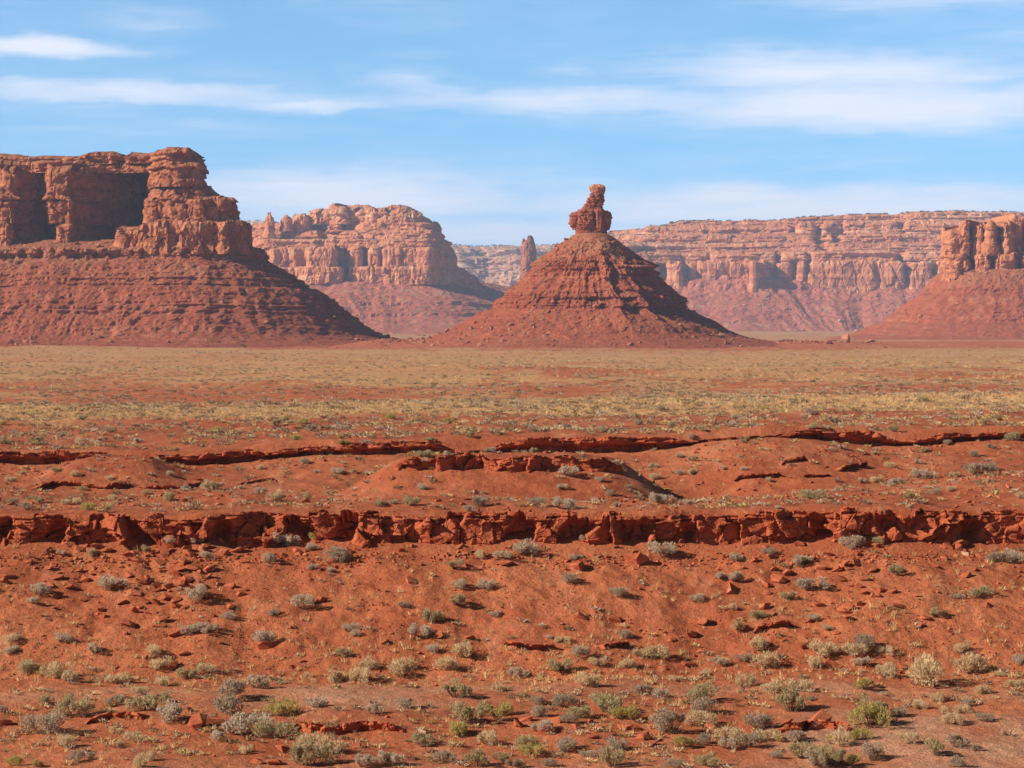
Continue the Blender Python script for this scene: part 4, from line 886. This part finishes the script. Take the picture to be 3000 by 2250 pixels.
C7 = """165,440,90,G;140,470,60,G;460,418,130,G;845,465,120,G;1315,500,110,G;890,275,60,G;1155,300,80,G;1455,300,110,D;1235,230,110,G;1355,195,50,Y;1340,245,70,G;630,255,60,O;735,225,90,G;850,215,70,G;95,190,60,G;395,270,60,O;260,262,50,G;40,655,90,T;35,690,70,G;270,640,70,G;408,690,70,G;1135,650,100,G;660,700,90,T;690,760,110,T;815,795,110,O;900,765,80,T;890,600,90,G;995,540,60,G;820,605,80,G;1180,530,60,D;1355,325,50,G;1430,335,40,G;1510,590,70,G;1535,615,50,G;1480,700,70,O;1875,565,100,O;1810,620,100,G;1870,685,70,G;1995,710,110,T;1975,480,80,O;2105,420,90,G;1985,410,70,G;1975,330,70,O;2060,280,70,T;2180,280,70,G;2135,530,50,G;1740,490,50,D;105,775,100,O;245,785,120,T;295,805,80,T;510,815,110,T;590,865,90,T;700,825,90,T;1100,835,110,G;1440,810,110,T;1560,815,120,T;1325,790,50,T;1585,755,80,T;1750,780,120,T;1930,765,110,T;2175,850,80,T;195,910,80,O;310,960,150,O;180,1040,180,D;490,915,80,D;605,935,140,O;695,900,80,O;985,885,150,D;980,950,130,D;710,985,150,G;880,985,80,D;1205,955,140,Y;1355,920,100,G;1970,885,140,O;1755,920,80,D;1620,950,90,G;1050,1040,170,G;1190,1060,140,O;2040,990,160,O;2150,960,120,Y;1980,1045,110,Y;2110,1080,110,T;1820,1090,120,O;1350,1110,150,T;1440,1120,120,T;940,1065,80,G;590,1060,90,T;280,1090,90,T;330,1160,80,D;385,1140,50,D;60,1175,80,Y;160,1178,60,Y;620,1178,110,T;655,1145,80,T;1350,1178,180,O;1560,1178,100,G;1690,1178,120,G;1920,1165,110,D;2060,1178,120,O;2180,1160,100,O;520,1085,40,T;1060,1120,70,T;500,1030,60,T;5,940,50,D"""
C8 = """50,270,130,G;165,195,60,Y;315,205,60,G;655,270,120,G;670,190,80,Y;1465,235,120,G;1565,215,80,O;1105,260,60,D;960,290,80,G;1275,310,100,G;905,370,60,G;965,380,70,G;245,385,70,D;270,285,50,G;455,445,80,D;800,465,80,G;1310,425,120,D;1665,350,80,O;1195,455,60,O;2010,445,110,O;1940,450,50,G;2110,300,90,D;2170,290,100,G;1850,540,90,O;1635,500,40,O;955,500,50,T;975,590,80,T;1065,540,70,O;1360,590,50,G;1305,550,60,G;490,625,60,D;225,645,70,T;290,705,90,G;165,625,40,G;1065,680,110,T;1010,725,90,D;905,740,80,G;1520,675,110,D;1355,710,130,T;1470,700,100,T;1310,750,90,T;1605,790,140,T;1620,700,90,T;1510,740,80,G;1985,775,140,T;2190,735,80,G;1945,685,80,T;30,790,90,G;210,775,100,O;365,740,70,T;500,755,70,T;590,720,140,T;320,830,110,T;1010,830,90,T;1120,855,110,T;1240,850,120,T;1100,760,120,T;850,780,60,T;700,805,60,T;1515,840,100,Y;1800,825,200,T;2110,785,50,T;2180,835,80,T;110,910,70,D;235,920,100,D;410,940,150,O;490,975,110,Y;570,860,90,D;640,880,80,G;790,895,150,O;830,940,110,D;815,1005,120,T;1210,945,170,O;1565,970,150,O;1670,960,90,D;1560,1005,160,Y;1830,900,90,T;1765,925,80,T;1870,950,60,T;1980,915,60,D;1960,945,80,T;2040,860,70,T;1910,995,100,T;2045,985,80,D;1300,890,50,D;290,965,90,O;245,990,70,D;120,960,80,D;130,1030,100,G;1075,1015,150,D;690,1030,150,D;620,985,60,T;925,1060,110,T;1030,1090,120,D;930,1100,90,G;820,1080,90,D;750,1095,90,Y;1110,1075,120,T;1240,1070,110,D;1410,1085,120,T;1510,1060,90,Y;235,1110,110,D;460,1105,110,D;400,1135,80,D;80,1130,100,Y;330,1140,60,D;10,1175,70,D;160,1175,70,D;440,1178,140,O;850,1178,110,O;700,1178,80,D;1140,1140,60,D;1265,1145,150,O;1400,1178,140,O;1560,1150,110,D;1320,1178,110,D;1450,1170,90,Y;1680,1055,60,T;1730,1075,90,T;1840,1130,120,O;1925,1095,100,D;2010,1110,50,D;1925,1178,90,D;2115,1035,40,T;60,1090,90,O"""
C5 = """90,410,50,T;260,415,50,D;145,432,50,O;10,362,40,Y;15,445,60,O;475,395,60,O;360,340,60,O;600,440,50,G;340,450,70,T;410,445,60,T;830,400,50,T;930,395,60,Y;1105,390,40,Y;1195,368,80,O;1310,358,70,Y;1275,428,60,Y;1345,385,60,D;1490,385,50,D;1485,460,60,Y;1470,420,40,Y;1690,338,60,Y;1760,365,50,O;1930,355,60,Y;2030,420,60,O;1855,450,60,O;920,425,50,O;715,520,60,D;760,475,40,O;830,530,40,D;1315,530,70,D;1125,555,50,T;1025,555,40,D;1345,485,60,G;1425,490,50,G;1465,575,70,G;1545,515,50,O;1520,570,50,T;1830,500,80,O;1930,495,50,G;1740,470,60,G;1580,470,70,D;2120,480,60,D;1930,552,50,G;240,568,50,O;40,605,60,T;100,575,40,G;320,588,50,T;470,600,60,T;355,645,50,O;730,690,70,O;165,700,60,O;275,705,60,T;330,705,80,T;380,730,70,Y;460,740,70,O;110,725,70,D;50,705,60,D;920,640,110,T;1190,690,90,T;1325,680,50,D;795,645,50,G;1040,640,40,G;1125,660,60,G;630,660,50,O;485,685,60,T;500,705,50,G;1640,715,70,O;1695,705,50,D;1775,710,90,O;2070,715,140,D;2030,745,70,D;1430,690,50,G;1825,645,60,G;1370,570,40,G;1595,580,50,G;735,580,50,G"""
C6 = """680,375,70,O;385,395,60,O;430,398,50,G;240,375,50,D;550,360,60,D;640,300,50,D;820,390,50,O;950,365,60,G;970,335,50,G;1090,300,50,Y;1310,385,60,O;1360,388,50,T;1280,388,50,T;1650,395,60,O;1775,265,60,O;1855,280,40,O;1300,318,80,D;1005,440,60,O;785,520,60,O;725,505,50,G;780,430,50,D;620,460,60,G;140,465,50,G;95,480,50,O;230,450,50,G;1465,435,60,O;1540,445,70,D;1430,470,50,G;2070,465,60,D;1785,480,50,O;1890,450,60,D;2000,500,60,D;1560,490,40,G;2170,430,90,O;2110,340,60,O;2045,360,60,O;245,590,150,G;215,645,60,G;380,610,50,G;500,635,40,D;430,670,60,D;220,725,170,G;110,710,80,D;460,718,50,D;650,705,160,G;770,705,60,G;610,550,60,G;620,600,70,T;730,580,60,G;785,580,60,T;915,555,40,T;1000,560,40,G;1110,610,40,T;1300,680,130,O;1660,620,80,G;1780,600,170,G;1575,610,70,T;1910,590,60,T;2020,580,130,D;2070,560,80,D;1830,660,50,D;1900,650,60,T;1720,680,60,Y;2055,610,60,T;1715,720,40,T;2200,680,60,T;1150,725,40,G;1105,712,50,T;1405,610,40,D;1515,615,50,G;1640,545,60,T;1755,530,50,G"""
def shrubs():
    r = random.Random(5); items = {}
    used = {k: 0 for k in KINDS}
    for txt, ox, oy in ((C7, 0, 1450), (C8, 1500, 1450), (C5, 0, 1000), (C6, 1500, 1000)):
        for e in txt.split(';'):
            a, b, w, k = e.split(','); px = ox + float(a) * .678; py = oy + float(b) * .678; wpx = float(w) * .678
            if oy == 1000: wpx = min(.82 * wpx, 66)
            g = ray_ground(px, py)
            if g is None or g[1] > 420: continue
            wm = wpx * g[1] / F; sc = wm * (1.06 if oy == 1450 else 1.05)
            i = used[k] % 6; used[k] += 1
            fo, st, both = PROTO[k][i]; nm, colr, *_ = KINDS[k]
            rot = (0, 0, r.uniform(0, 6.28)); s3 = (sc * r.uniform(.9, 1.3), sc * r.uniform(.8, 1.1), sc * r.uniform(.82, 1.15)); loc = (g[0], g[1] + 0.2 * wm, g[2] - .03 * sc)
            loc = (loc[0], loc[1], float(H(np.array([loc[0]]), np.array([loc[1]]))[0]) - .04 * sc)
            if wpx >= 52 and oy == 1450:
                o = thing(nm, None, "shrub", loc); o.rotation_euler = rot; o.scale = s3
                link("foliage", fo, o); link("stems", st, o)
            else:
                o = link(nm, both, None, loc, rot, s3); o['category'] = "shrub"
            size = "large" if wm > 1.3 else "small" if wm < .7 else "medium"
            kindw = {'sagebrush': 'sagebrush', 'dry_shrub': 'shrub', 'desert_shrub': 'shrub', 'rabbitbrush': 'rabbitbrush'}[nm]
            items.setdefault(nm, []).append((o, f"{size} {colr} {kindw}", px, py))
    for nm, L in items.items():
        label_all(L, {'sagebrush': "grey sagebrush scattered over the red ground", 'dry_shrub': "straw coloured dry shrubs on the red ground", 'desert_shrub': "olive green shrubs on the red ground", 'rabbitbrush': "yellow green rabbitbrush on the red ground"}[nm])
shrubs()

# low scrub too plentiful to count, dry grass, stones
def tuft_proto(seed, n, spread, hgt, w, leafy=False):
    g = np.random.default_rng(seed)
    a = g.uniform(0, 6.28, n); rr = spread * np.sqrt(g.uniform(0, 1, n)); B = np.stack([rr * np.cos(a) * .6, rr * np.sin(a) * .6, np.zeros(n) - .02], 1)
    if leafy: B[:, 2] = g.uniform(0, hgt * .7, n) * (1 - .5 * rr / spread); B[:, :2] *= 1.6
    T = B + np.stack([np.cos(a) * rr * .9 + g.normal(0, .08, n), np.sin(a) * rr * .9 + g.normal(0, .08, n), hgt * (.45 if leafy else 1) * g.uniform(.5, 1, n)], 1)
    sd = np.cross(T - B, g.normal(size=(n, 3))); sd /= np.linalg.norm(sd, axis=1)[:, None]
    V = np.stack([B - sd * w, B + sd * w, T], 1).reshape(-1, 3)
    return V, np.arange(n * 3).reshape(-1, 3)
def tone_mat(name, stops):
    m, b, p, geo = newmat(name)
    a = b.new('ShaderNodeAttribute', attribute_name='tone'); cr = b.new('ShaderNodeValToRGB'); cr.color_ramp.interpolation = 'LINEAR'
    e = cr.color_ramp.elements
    e[0].position = 0; e[0].color = (*stops[0], 1); e[1].position = 1; e[1].color = (*stops[-1], 1)
    for i, c in enumerate(stops[1:-1]):
        q = e.new((i + 1) / (len(stops) - 1)); q.color = (*c, 1)
    b.l.new(a.outputs['Fac'], cr.inputs[0])
    rnd = b.mapr(geo.outputs['Random Per Island'], 0, 1, .75, 1.15, 'LINEAR')
    b.l.new(b.mix(1.0, cr.outputs[0], b.comb(rnd, rnd, rnd), 'MULTIPLY'), p.inputs['Base Color'])
    return m
M_SCRUB = tone_mat("scrub", [(.20, .145, .085), (.33, .215, .11), (.44, .30, .18), (.50, .36, .23), (.62, .40, .19), (.52, .35, .13)])
M_GRASS = tone_mat("dry_grass", [(.70, .43, .19), (.75, .49, .23), (.58, .34, .15), (.50, .34, .165)])
def finish(name, mb, tones, mat, kind='stuff'):
    me = mesh(name, np.concatenate(mb.V), [np.concatenate(f) for f in mb.F.values()], mat, False, {'tone': np.concatenate(tones)} if tones else None)
    return tag(link(name, me), kind=kind)
def ground_cover():
    g = np.random.default_rng(11)
    leafy = [tuft_proto(300 + i, 46, .42, .62, .055, True) for i in range(6)]
    mb = MB(); to = []
    def put(px, r, size, tones=None, keep=None):
        P = ground_pts(px, r)
        m = np.ones(len(P), bool) if keep is None else keep(P[:, 0], P[:, 1])
        P = P[m]; sz = size[m]; tn = (g.uniform(0, 1, len(P)) if tones is None else tones[m])
        scatter(mb, leafy, P, sz, g, .12, 0, tn, to)
    U = lambda n, a=-800, b=3800: g.uniform(a, b, n)
    n = 2480; put(U(n), g.uniform(71, 106, n), g.uniform(.12, .42, n), keep=lambda x, y: (fbm(x / 3, y / 3, 2, 3) + .9 * (y < 94) - 1.3 * flat_mask(1500 + F * x / y, y) > .25 + g.uniform(-.4, .7, len(x))))
    n = 2728; put(U(n), g.uniform(109, 151, n), g.uniform(.18, .5, n), keep=lambda x, y: fbm(x / 6, y / 6, 4, 3) > g.uniform(-.6, .5, len(x)))
    n = 5208; put(U(n), 154 + 80 * g.uniform(0, 1, n) ** 1.0, g.uniform(.22, .75, n), keep=lambda x, y: fbm(x / 8, y / 12, 5, 3) > g.uniform(-.8, .4, len(x)))
    n = 11780; put(U(n), np.exp(g.uniform(np.log(232), np.log(640), n)), g.uniform(.3, .95, n), g.uniform(0, .75, n), keep=lambda x, y: fbm(x / 16, y / 30, 6, 4) > g.uniform(-.8, .5, len(x)))
    n = 9920; put(U(n), np.exp(g.uniform(np.log(600), np.log(1500), n)), g.uniform(.5, 1.4, n), g.uniform(.1, 1, n), keep=lambda x, y: fbm(x / 40, y / 80, 7, 4) > g.uniform(-.7, .5, len(x)))
    finish("desert_scrub", mb, to, M_SCRUB)
    blade = [tuft_proto(400 + i, 16, .5, 1.0, .035) for i in range(5)]
    mb = MB(); to = []
    def putg(px, r, size, keep=None):
        P = ground_pts(px, r); m = np.ones(len(P), bool) if keep is None else keep(P[:, 0], P[:, 1])
        scatter(mb, blade, P[m], size[m], g, .1, 0, g.uniform(0, 1, m.sum()), to)
    n = 13640; putg(U(n), g.uniform(71, 106, n), g.uniform(.10, .30, n), lambda x, y: fbm(x / 2.5, y / 2.5, 9, 3) + .75 * np.exp(-((y - 94) / 3.5) ** 2) - 1.1 * flat_mask(1500 + F * x / y, y) > g.uniform(-.2, .9, len(x)))
    n = 1984; putg(U(n), g.uniform(109, 151, n), g.uniform(.14, .3, n), lambda x, y: fbm(x / 5, y / 5, 10, 3) > g.uniform(-.1, .5, len(x)))
    n = 18600; pxs = U(n); rr = 247 + 26 * g.normal(0, 1, n) + 22 * perlin(pxs / 500, 3.3)
    putg(pxs, rr, g.uniform(.2, .5, n), lambda x, y: (y > 205) & (fbm(x / 14, y / 20, 12, 3) + .25 - .5 * (y > 275) > g.uniform(-.4, .6, len(x))))
    n = 13640; putg(U(n), np.exp(g.uniform(np.log(420), np.log(1150), n)), g.uniform(.4, 1.0, n), lambda x, y: fbm(x / 40, y / 90, 14, 4) + .25 * (y > 600) > g.uniform(-.3, .7, len(x)))
    finish("dry_grass", mb, to, M_GRASS)
    # stones
    mb = MB()
    def rocks(px, r, size, keep=None, tilt=.4):
        P = ground_pts(px, r); m = np.ones(len(P), bool) if keep is None else keep(P[:, 0], P[:, 1], px)
        scatter(mb, ROCKP, P[m], size[m], g, tilt, .08)
    ln = lambda n, mu, sg: np.exp(g.normal(np.log(mu), sg, n))
    def dens(x, y, px):
        d = fbm(x / 3.2, y / 3.2, 15, 3) + .1 + .7 * np.exp(-((px - 430) / 260) ** 2 - ((y - 101.5) / 3.5) ** 2) + .6 * np.exp(-((px - 2480) / 240) ** 2 - ((y - 101) / 4) ** 2) + .4 * np.exp(-((y - 105.5) / 1.2) ** 2)
        return d > g.uniform(-.3, .9, len(x))
    n = 21080; rocks(U(n), g.uniform(92, 107, n), np.minimum(ln(n, .058, .6), .3), dens)
    n = 6200; rocks(U(n), g.uniform(71, 92, n), np.minimum(ln(n, .05, .5), .2), lambda x, y, px: fbm(x / 2.5, y / 2.5, 16, 3) - .7 * flat_mask(px, y) + .8 * np.exp(-((px - 1750) / 260) ** 2 - ((y - 79.5) / 2) ** 2) + .35 * np.exp(-((px - 900) / 500) ** 2 - ((y - 80) / 2) ** 2) > g.uniform(-.1, .9, len(x)))
    n = 13000; rocks(U(n), g.uniform(108, 152, n), np.minimum(ln(n, .12, .55), .5), lambda x, y, px: fbm(x / 4, y / 4, 17, 3) + .5 * np.exp(-((y - 149) / 3) ** 2) > g.uniform(-.3, .6, len(x)))
    n = 1116; rocks(U(n), g.uniform(154, 230, n), np.minimum(ln(n, .16, .4), .4), lambda x, y, px: fbm(x / 6, y / 9, 18, 3) > g.uniform(-.1, .7, len(x)))
    # bits broken off the long ledge
    n = 1860; px = U(n); w = wobble(px); rocks(px, 105.3 + w - np.abs(g.normal(0, .7, n)), np.minimum(ln(n, .12, .5), .4))
    finish("loose_stones", mb, None, M_ROCK)
    mb = MB()
    n = 1500; rocks(g.uniform(-300, 3300, n), g.uniform(1440, 1640, n), np.minimum(ln(n, .9, .5), 3.2), lambda x, y, px: fbm(x / 30, y / 60, 19, 3) > g.uniform(-.5, .7, len(x)))
    n = 500; rocks(g.normal(1215, 75, n), g.uniform(1560, 1650, n), np.minimum(ln(n, 1.1, .5), 3.2))
    n = 500; rocks(g.normal(2330, 90, n), g.uniform(1560, 1650, n), np.minimum(ln(n, 1.1, .5), 3.2))
    finish("apron_rubble", mb, None, M_TALUSROCK)
    # rubble fallen on the mesa slopes
    for near in (True, False):
        mb = MB()
        for D, V in TALUS:
            if (D < 3000) != near: continue
            nr, nc = V.shape[:2]; n = {1700: 9500, 1600: 4500, 2600: 2600}.get(D, 2400)
            k = D / 1700.0
            i = g.integers(int(.03 * nr), nr - 2, n); j = g.integers(0, nc, n); P = V[i, j]
            sz = np.minimum(ln(n, .95, .62), 5.5) * k
            dn = fbm(P[:, 0] / (40 * k), P[:, 2] / (14 * k), D, 3) > g.uniform(-.7, .6, n)
            scatter(mb, ROCKP, P[dn], sz[dn], g, .5, .12)
        finish("talus_rubble", mb, None, M_TALUSROCK if near else M_FARROCK)
    # junipers along far rims and on far benches
    tr = [tuft_proto(500 + i, 22, .5, .8, .16, True) for i in range(5)]
    mb = MB(); to = []
    for sd, n, s0, rows in ((76, 2200, 5.0, 5), (75, 500, 4.5, 5), (74, 500, 4.5, 4), (73, 500, 4.5, 4), (72, 400, 4.5, 4), (84, 2600, 7.5, 5), (83, 900, 7.5, 5), (82, 900, 7.5, 5), (81, 500, 7.5, 4), (57, 30, 3.6, 4), (56, 50, 3.5, 4), (54, 160, 3.4, 4), (53, 220, 3.4, 4)):
        V = RIMS[sd][:rows]; m = np.nonzero(V[0, :, 1] < np.median(V[0, :, 1]) + 9e9)[0]
        i = g.integers(0, len(V) - 1, n); j = g.choice(m, n); t = g.uniform(0, 1, n)[:, None]; P = V[i, j] * (1 - t) + V[i + 1, j] * t
        ok = fbm(P[:, 0] / 120, P[:, 1] / 120, sd, 3) > g.uniform(-.7, .6, n)
        scatter(mb, tr, P[ok], s0 * g.uniform(.6, 1.3, n)[ok], g, .1, 0, g.uniform(0, 1, ok.sum()), to)
    finish("rim_woodland", mb, to, tone_mat("juniper_green", [(.045, .05, .025), (.06, .065, .03), (.085, .085, .045)]))
ground_cover()

# single blocks and boulders
def boulders():
    r = random.Random(21); rp = []
    for i, (V, T) in enumerate(ROCKP): rp.append((mesh("rock", V, T, M_ROCK), mesh("rock", V, T, M_PALEROCK), mesh("boulder", V, T, M_TALUSROCK)))
    items = []
    hand7 = """955,385,45;680,415,50;520,470,60;760,485,80;550,565,70;700,540,60;755,600,75;830,580,70;800,690,55;860,1005,110;910,985,90;720,450,50;430,500,40;300,400,45;470,245,50;600,290,60;700,300,55;830,320,60;790,300,50;760,350,70;620,380,45;880,390,50;995,485,50;1040,435,40;1060,290,45;1150,660,70;1300,720,30;1895,610,50;2030,620,45;1660,640,45;1780,380,60;2060,310,90;2185,300,60;300,215,60;975,205,45;870,185,80;1690,600,30;15,990,70;440,965,60;1230,1110,80;1190,1165,70;1110,1160,60;820,935,40;750,745,50;560,350,45;340,330,40;370,455,50;650,260,40;1390,460,45;1550,1095,70;120,290,40;210,320,40;730,400,40;500,400,50;820,410,45;900,360,45"""
    hand8 = """290,320,70;280,270,50;970,420,80;1440,500,80;1330,480,60;1500,475,50;1245,215,60;540,290,100;1735,435,40;1830,310,40;1590,415,50;1260,660,60;1395,740,80;1690,745,50;760,740,60;770,610,60;690,630,40;1440,535,50;1430,370,50;1490,400,50;1560,330,50;1470,290,60;1400,330,40;1520,365,45;440,550,60;300,530,60;1155,370,90;1090,490,50;1330,1000,110;1190,990,60;150,1030,90;180,990,60;570,1060,80;590,1080,70;540,1020,50;60,975,60;865,1010,70;30,1000,60;650,745,40;820,555,60;1890,225,60;1930,215,70;2085,262,40;1755,570,45;820,680,40;270,1010,60;330,985,50;420,1040,55;490,1010,60;380,1010,50;350,1050,50"""
    def put(px, py, wpx, pick, sink=.1):
        g = ray_ground(px, py)
        if g is None: return
        s = wpx * g[1] / F; i = r.randrange(len(rp))
        o = link("boulder" if g[1] > 400 else "rock", rp[i][pick], None, (g[0], g[1], g[2] + sink * s), (r.gauss(0, .25), r.gauss(0, .25), r.uniform(0, 6.28)), (s * 1.15, s * 1.15, s * r.uniform(.8, 1.2)))
        o['category'] = "boulder" if g[1] > 400 else "rock"
        size = ("big" if wpx > 52 else "mid sized" if wpx > 32 else "small") if g[1] < 400 else ("big" if wpx > 26 else "small")
        items.append((o, f"{size} {('angular red', 'pale tan', 'reddish brown')[pick]} {o.name.split('.')[0]}", px, py))
    for txt, ox in ((hand7, 0), (hand8, 1500)):
        for e in txt.split(';'):
            a, b, w = map(float, e.split(',')); put(ox + a * .678, 1450 + b * .678, w * .678, 0)
    for px, py, w in ((592, 1808, 16), (2830, 1625, 26), (2690, 1832, 24), (2918, 1635, 20), (1830, 2175, 16), (1240, 2148, 34)): put(px, py, w, 1)
    for i in range(55): put(r.gauss(420, 190), r.gauss(1690, 80), r.uniform(18, 40), 0)
    for i in range(36): put(r.gauss(2470, 160), r.gauss(1700, 70), r.uniform(18, 40), 0)
    for i in range(30): put(r.uniform(20, 2980), r.uniform(1600, 1630), r.uniform(18, 42), 0)
    for px, py, w in ((1226, 983, 20), (1240, 985, 14), (1258, 988, 14), (1200, 992, 16), (1148, 978, 14), (1112, 981, 17), (1130, 985, 12), (1092, 990, 14), (830, 985, 16), (840, 997, 14), (765, 1005, 16), (2385, 1002, 22), (2430, 1008, 30), (2480, 1000, 34), (2540, 1003, 20), (2553, 1002, 18), (2300, 998, 16), (2270, 1004, 18), (2200, 996, 18), (2240, 1000, 14), (2375, 1026, 12), (985, 998, 14), (1345, 990, 22), (1290, 984, 30), (1318, 990, 22)): put(px, py, w, 2)
    near = [q for q in items if q[0]['category'] == "rock"]; far = [q for q in items if q[0]['category'] == "boulder"]
    label_all(near, "loose red rocks on the stony slope and flats"); label_all(far, "boulders at the foot of the mesas")
boulders()

# ------------------------------------------------------------------ the air
def haze():
    top = 420.0
    m = bpy.data.materials.new("desert_haze"); m.use_nodes = True; b = NB(m.node_tree); b.n.clear()
    out = b.new('ShaderNodeOutputMaterial'); v = b.new('ShaderNodeVolumePrincipled'); b.l.new(v.outputs[0], out.inputs[1])
    v.inputs['Color'].default_value = (0.62, 0.74, 1.0, 1); v.inputs['Density'].default_value = 5.6e-5; v.inputs['Anisotropy'].default_value = 0.0
    x0, x1, y0, y1, z0 = -7000, 9000, -300, 12500, -60
    V = np.array([(x, y, z) for z in (z0, top) for y in (y0, y1) for x in (x0, x1)], float)
    Fq = np.array([(0, 2, 3, 1), (4, 5, 7, 6), (0, 1, 5, 4), (2, 6, 7, 3), (0, 4, 6, 2), (1, 3, 7, 5)])
    tag(link("haze", mesh("haze", V, Fq, m)), kind='stuff')
haze()
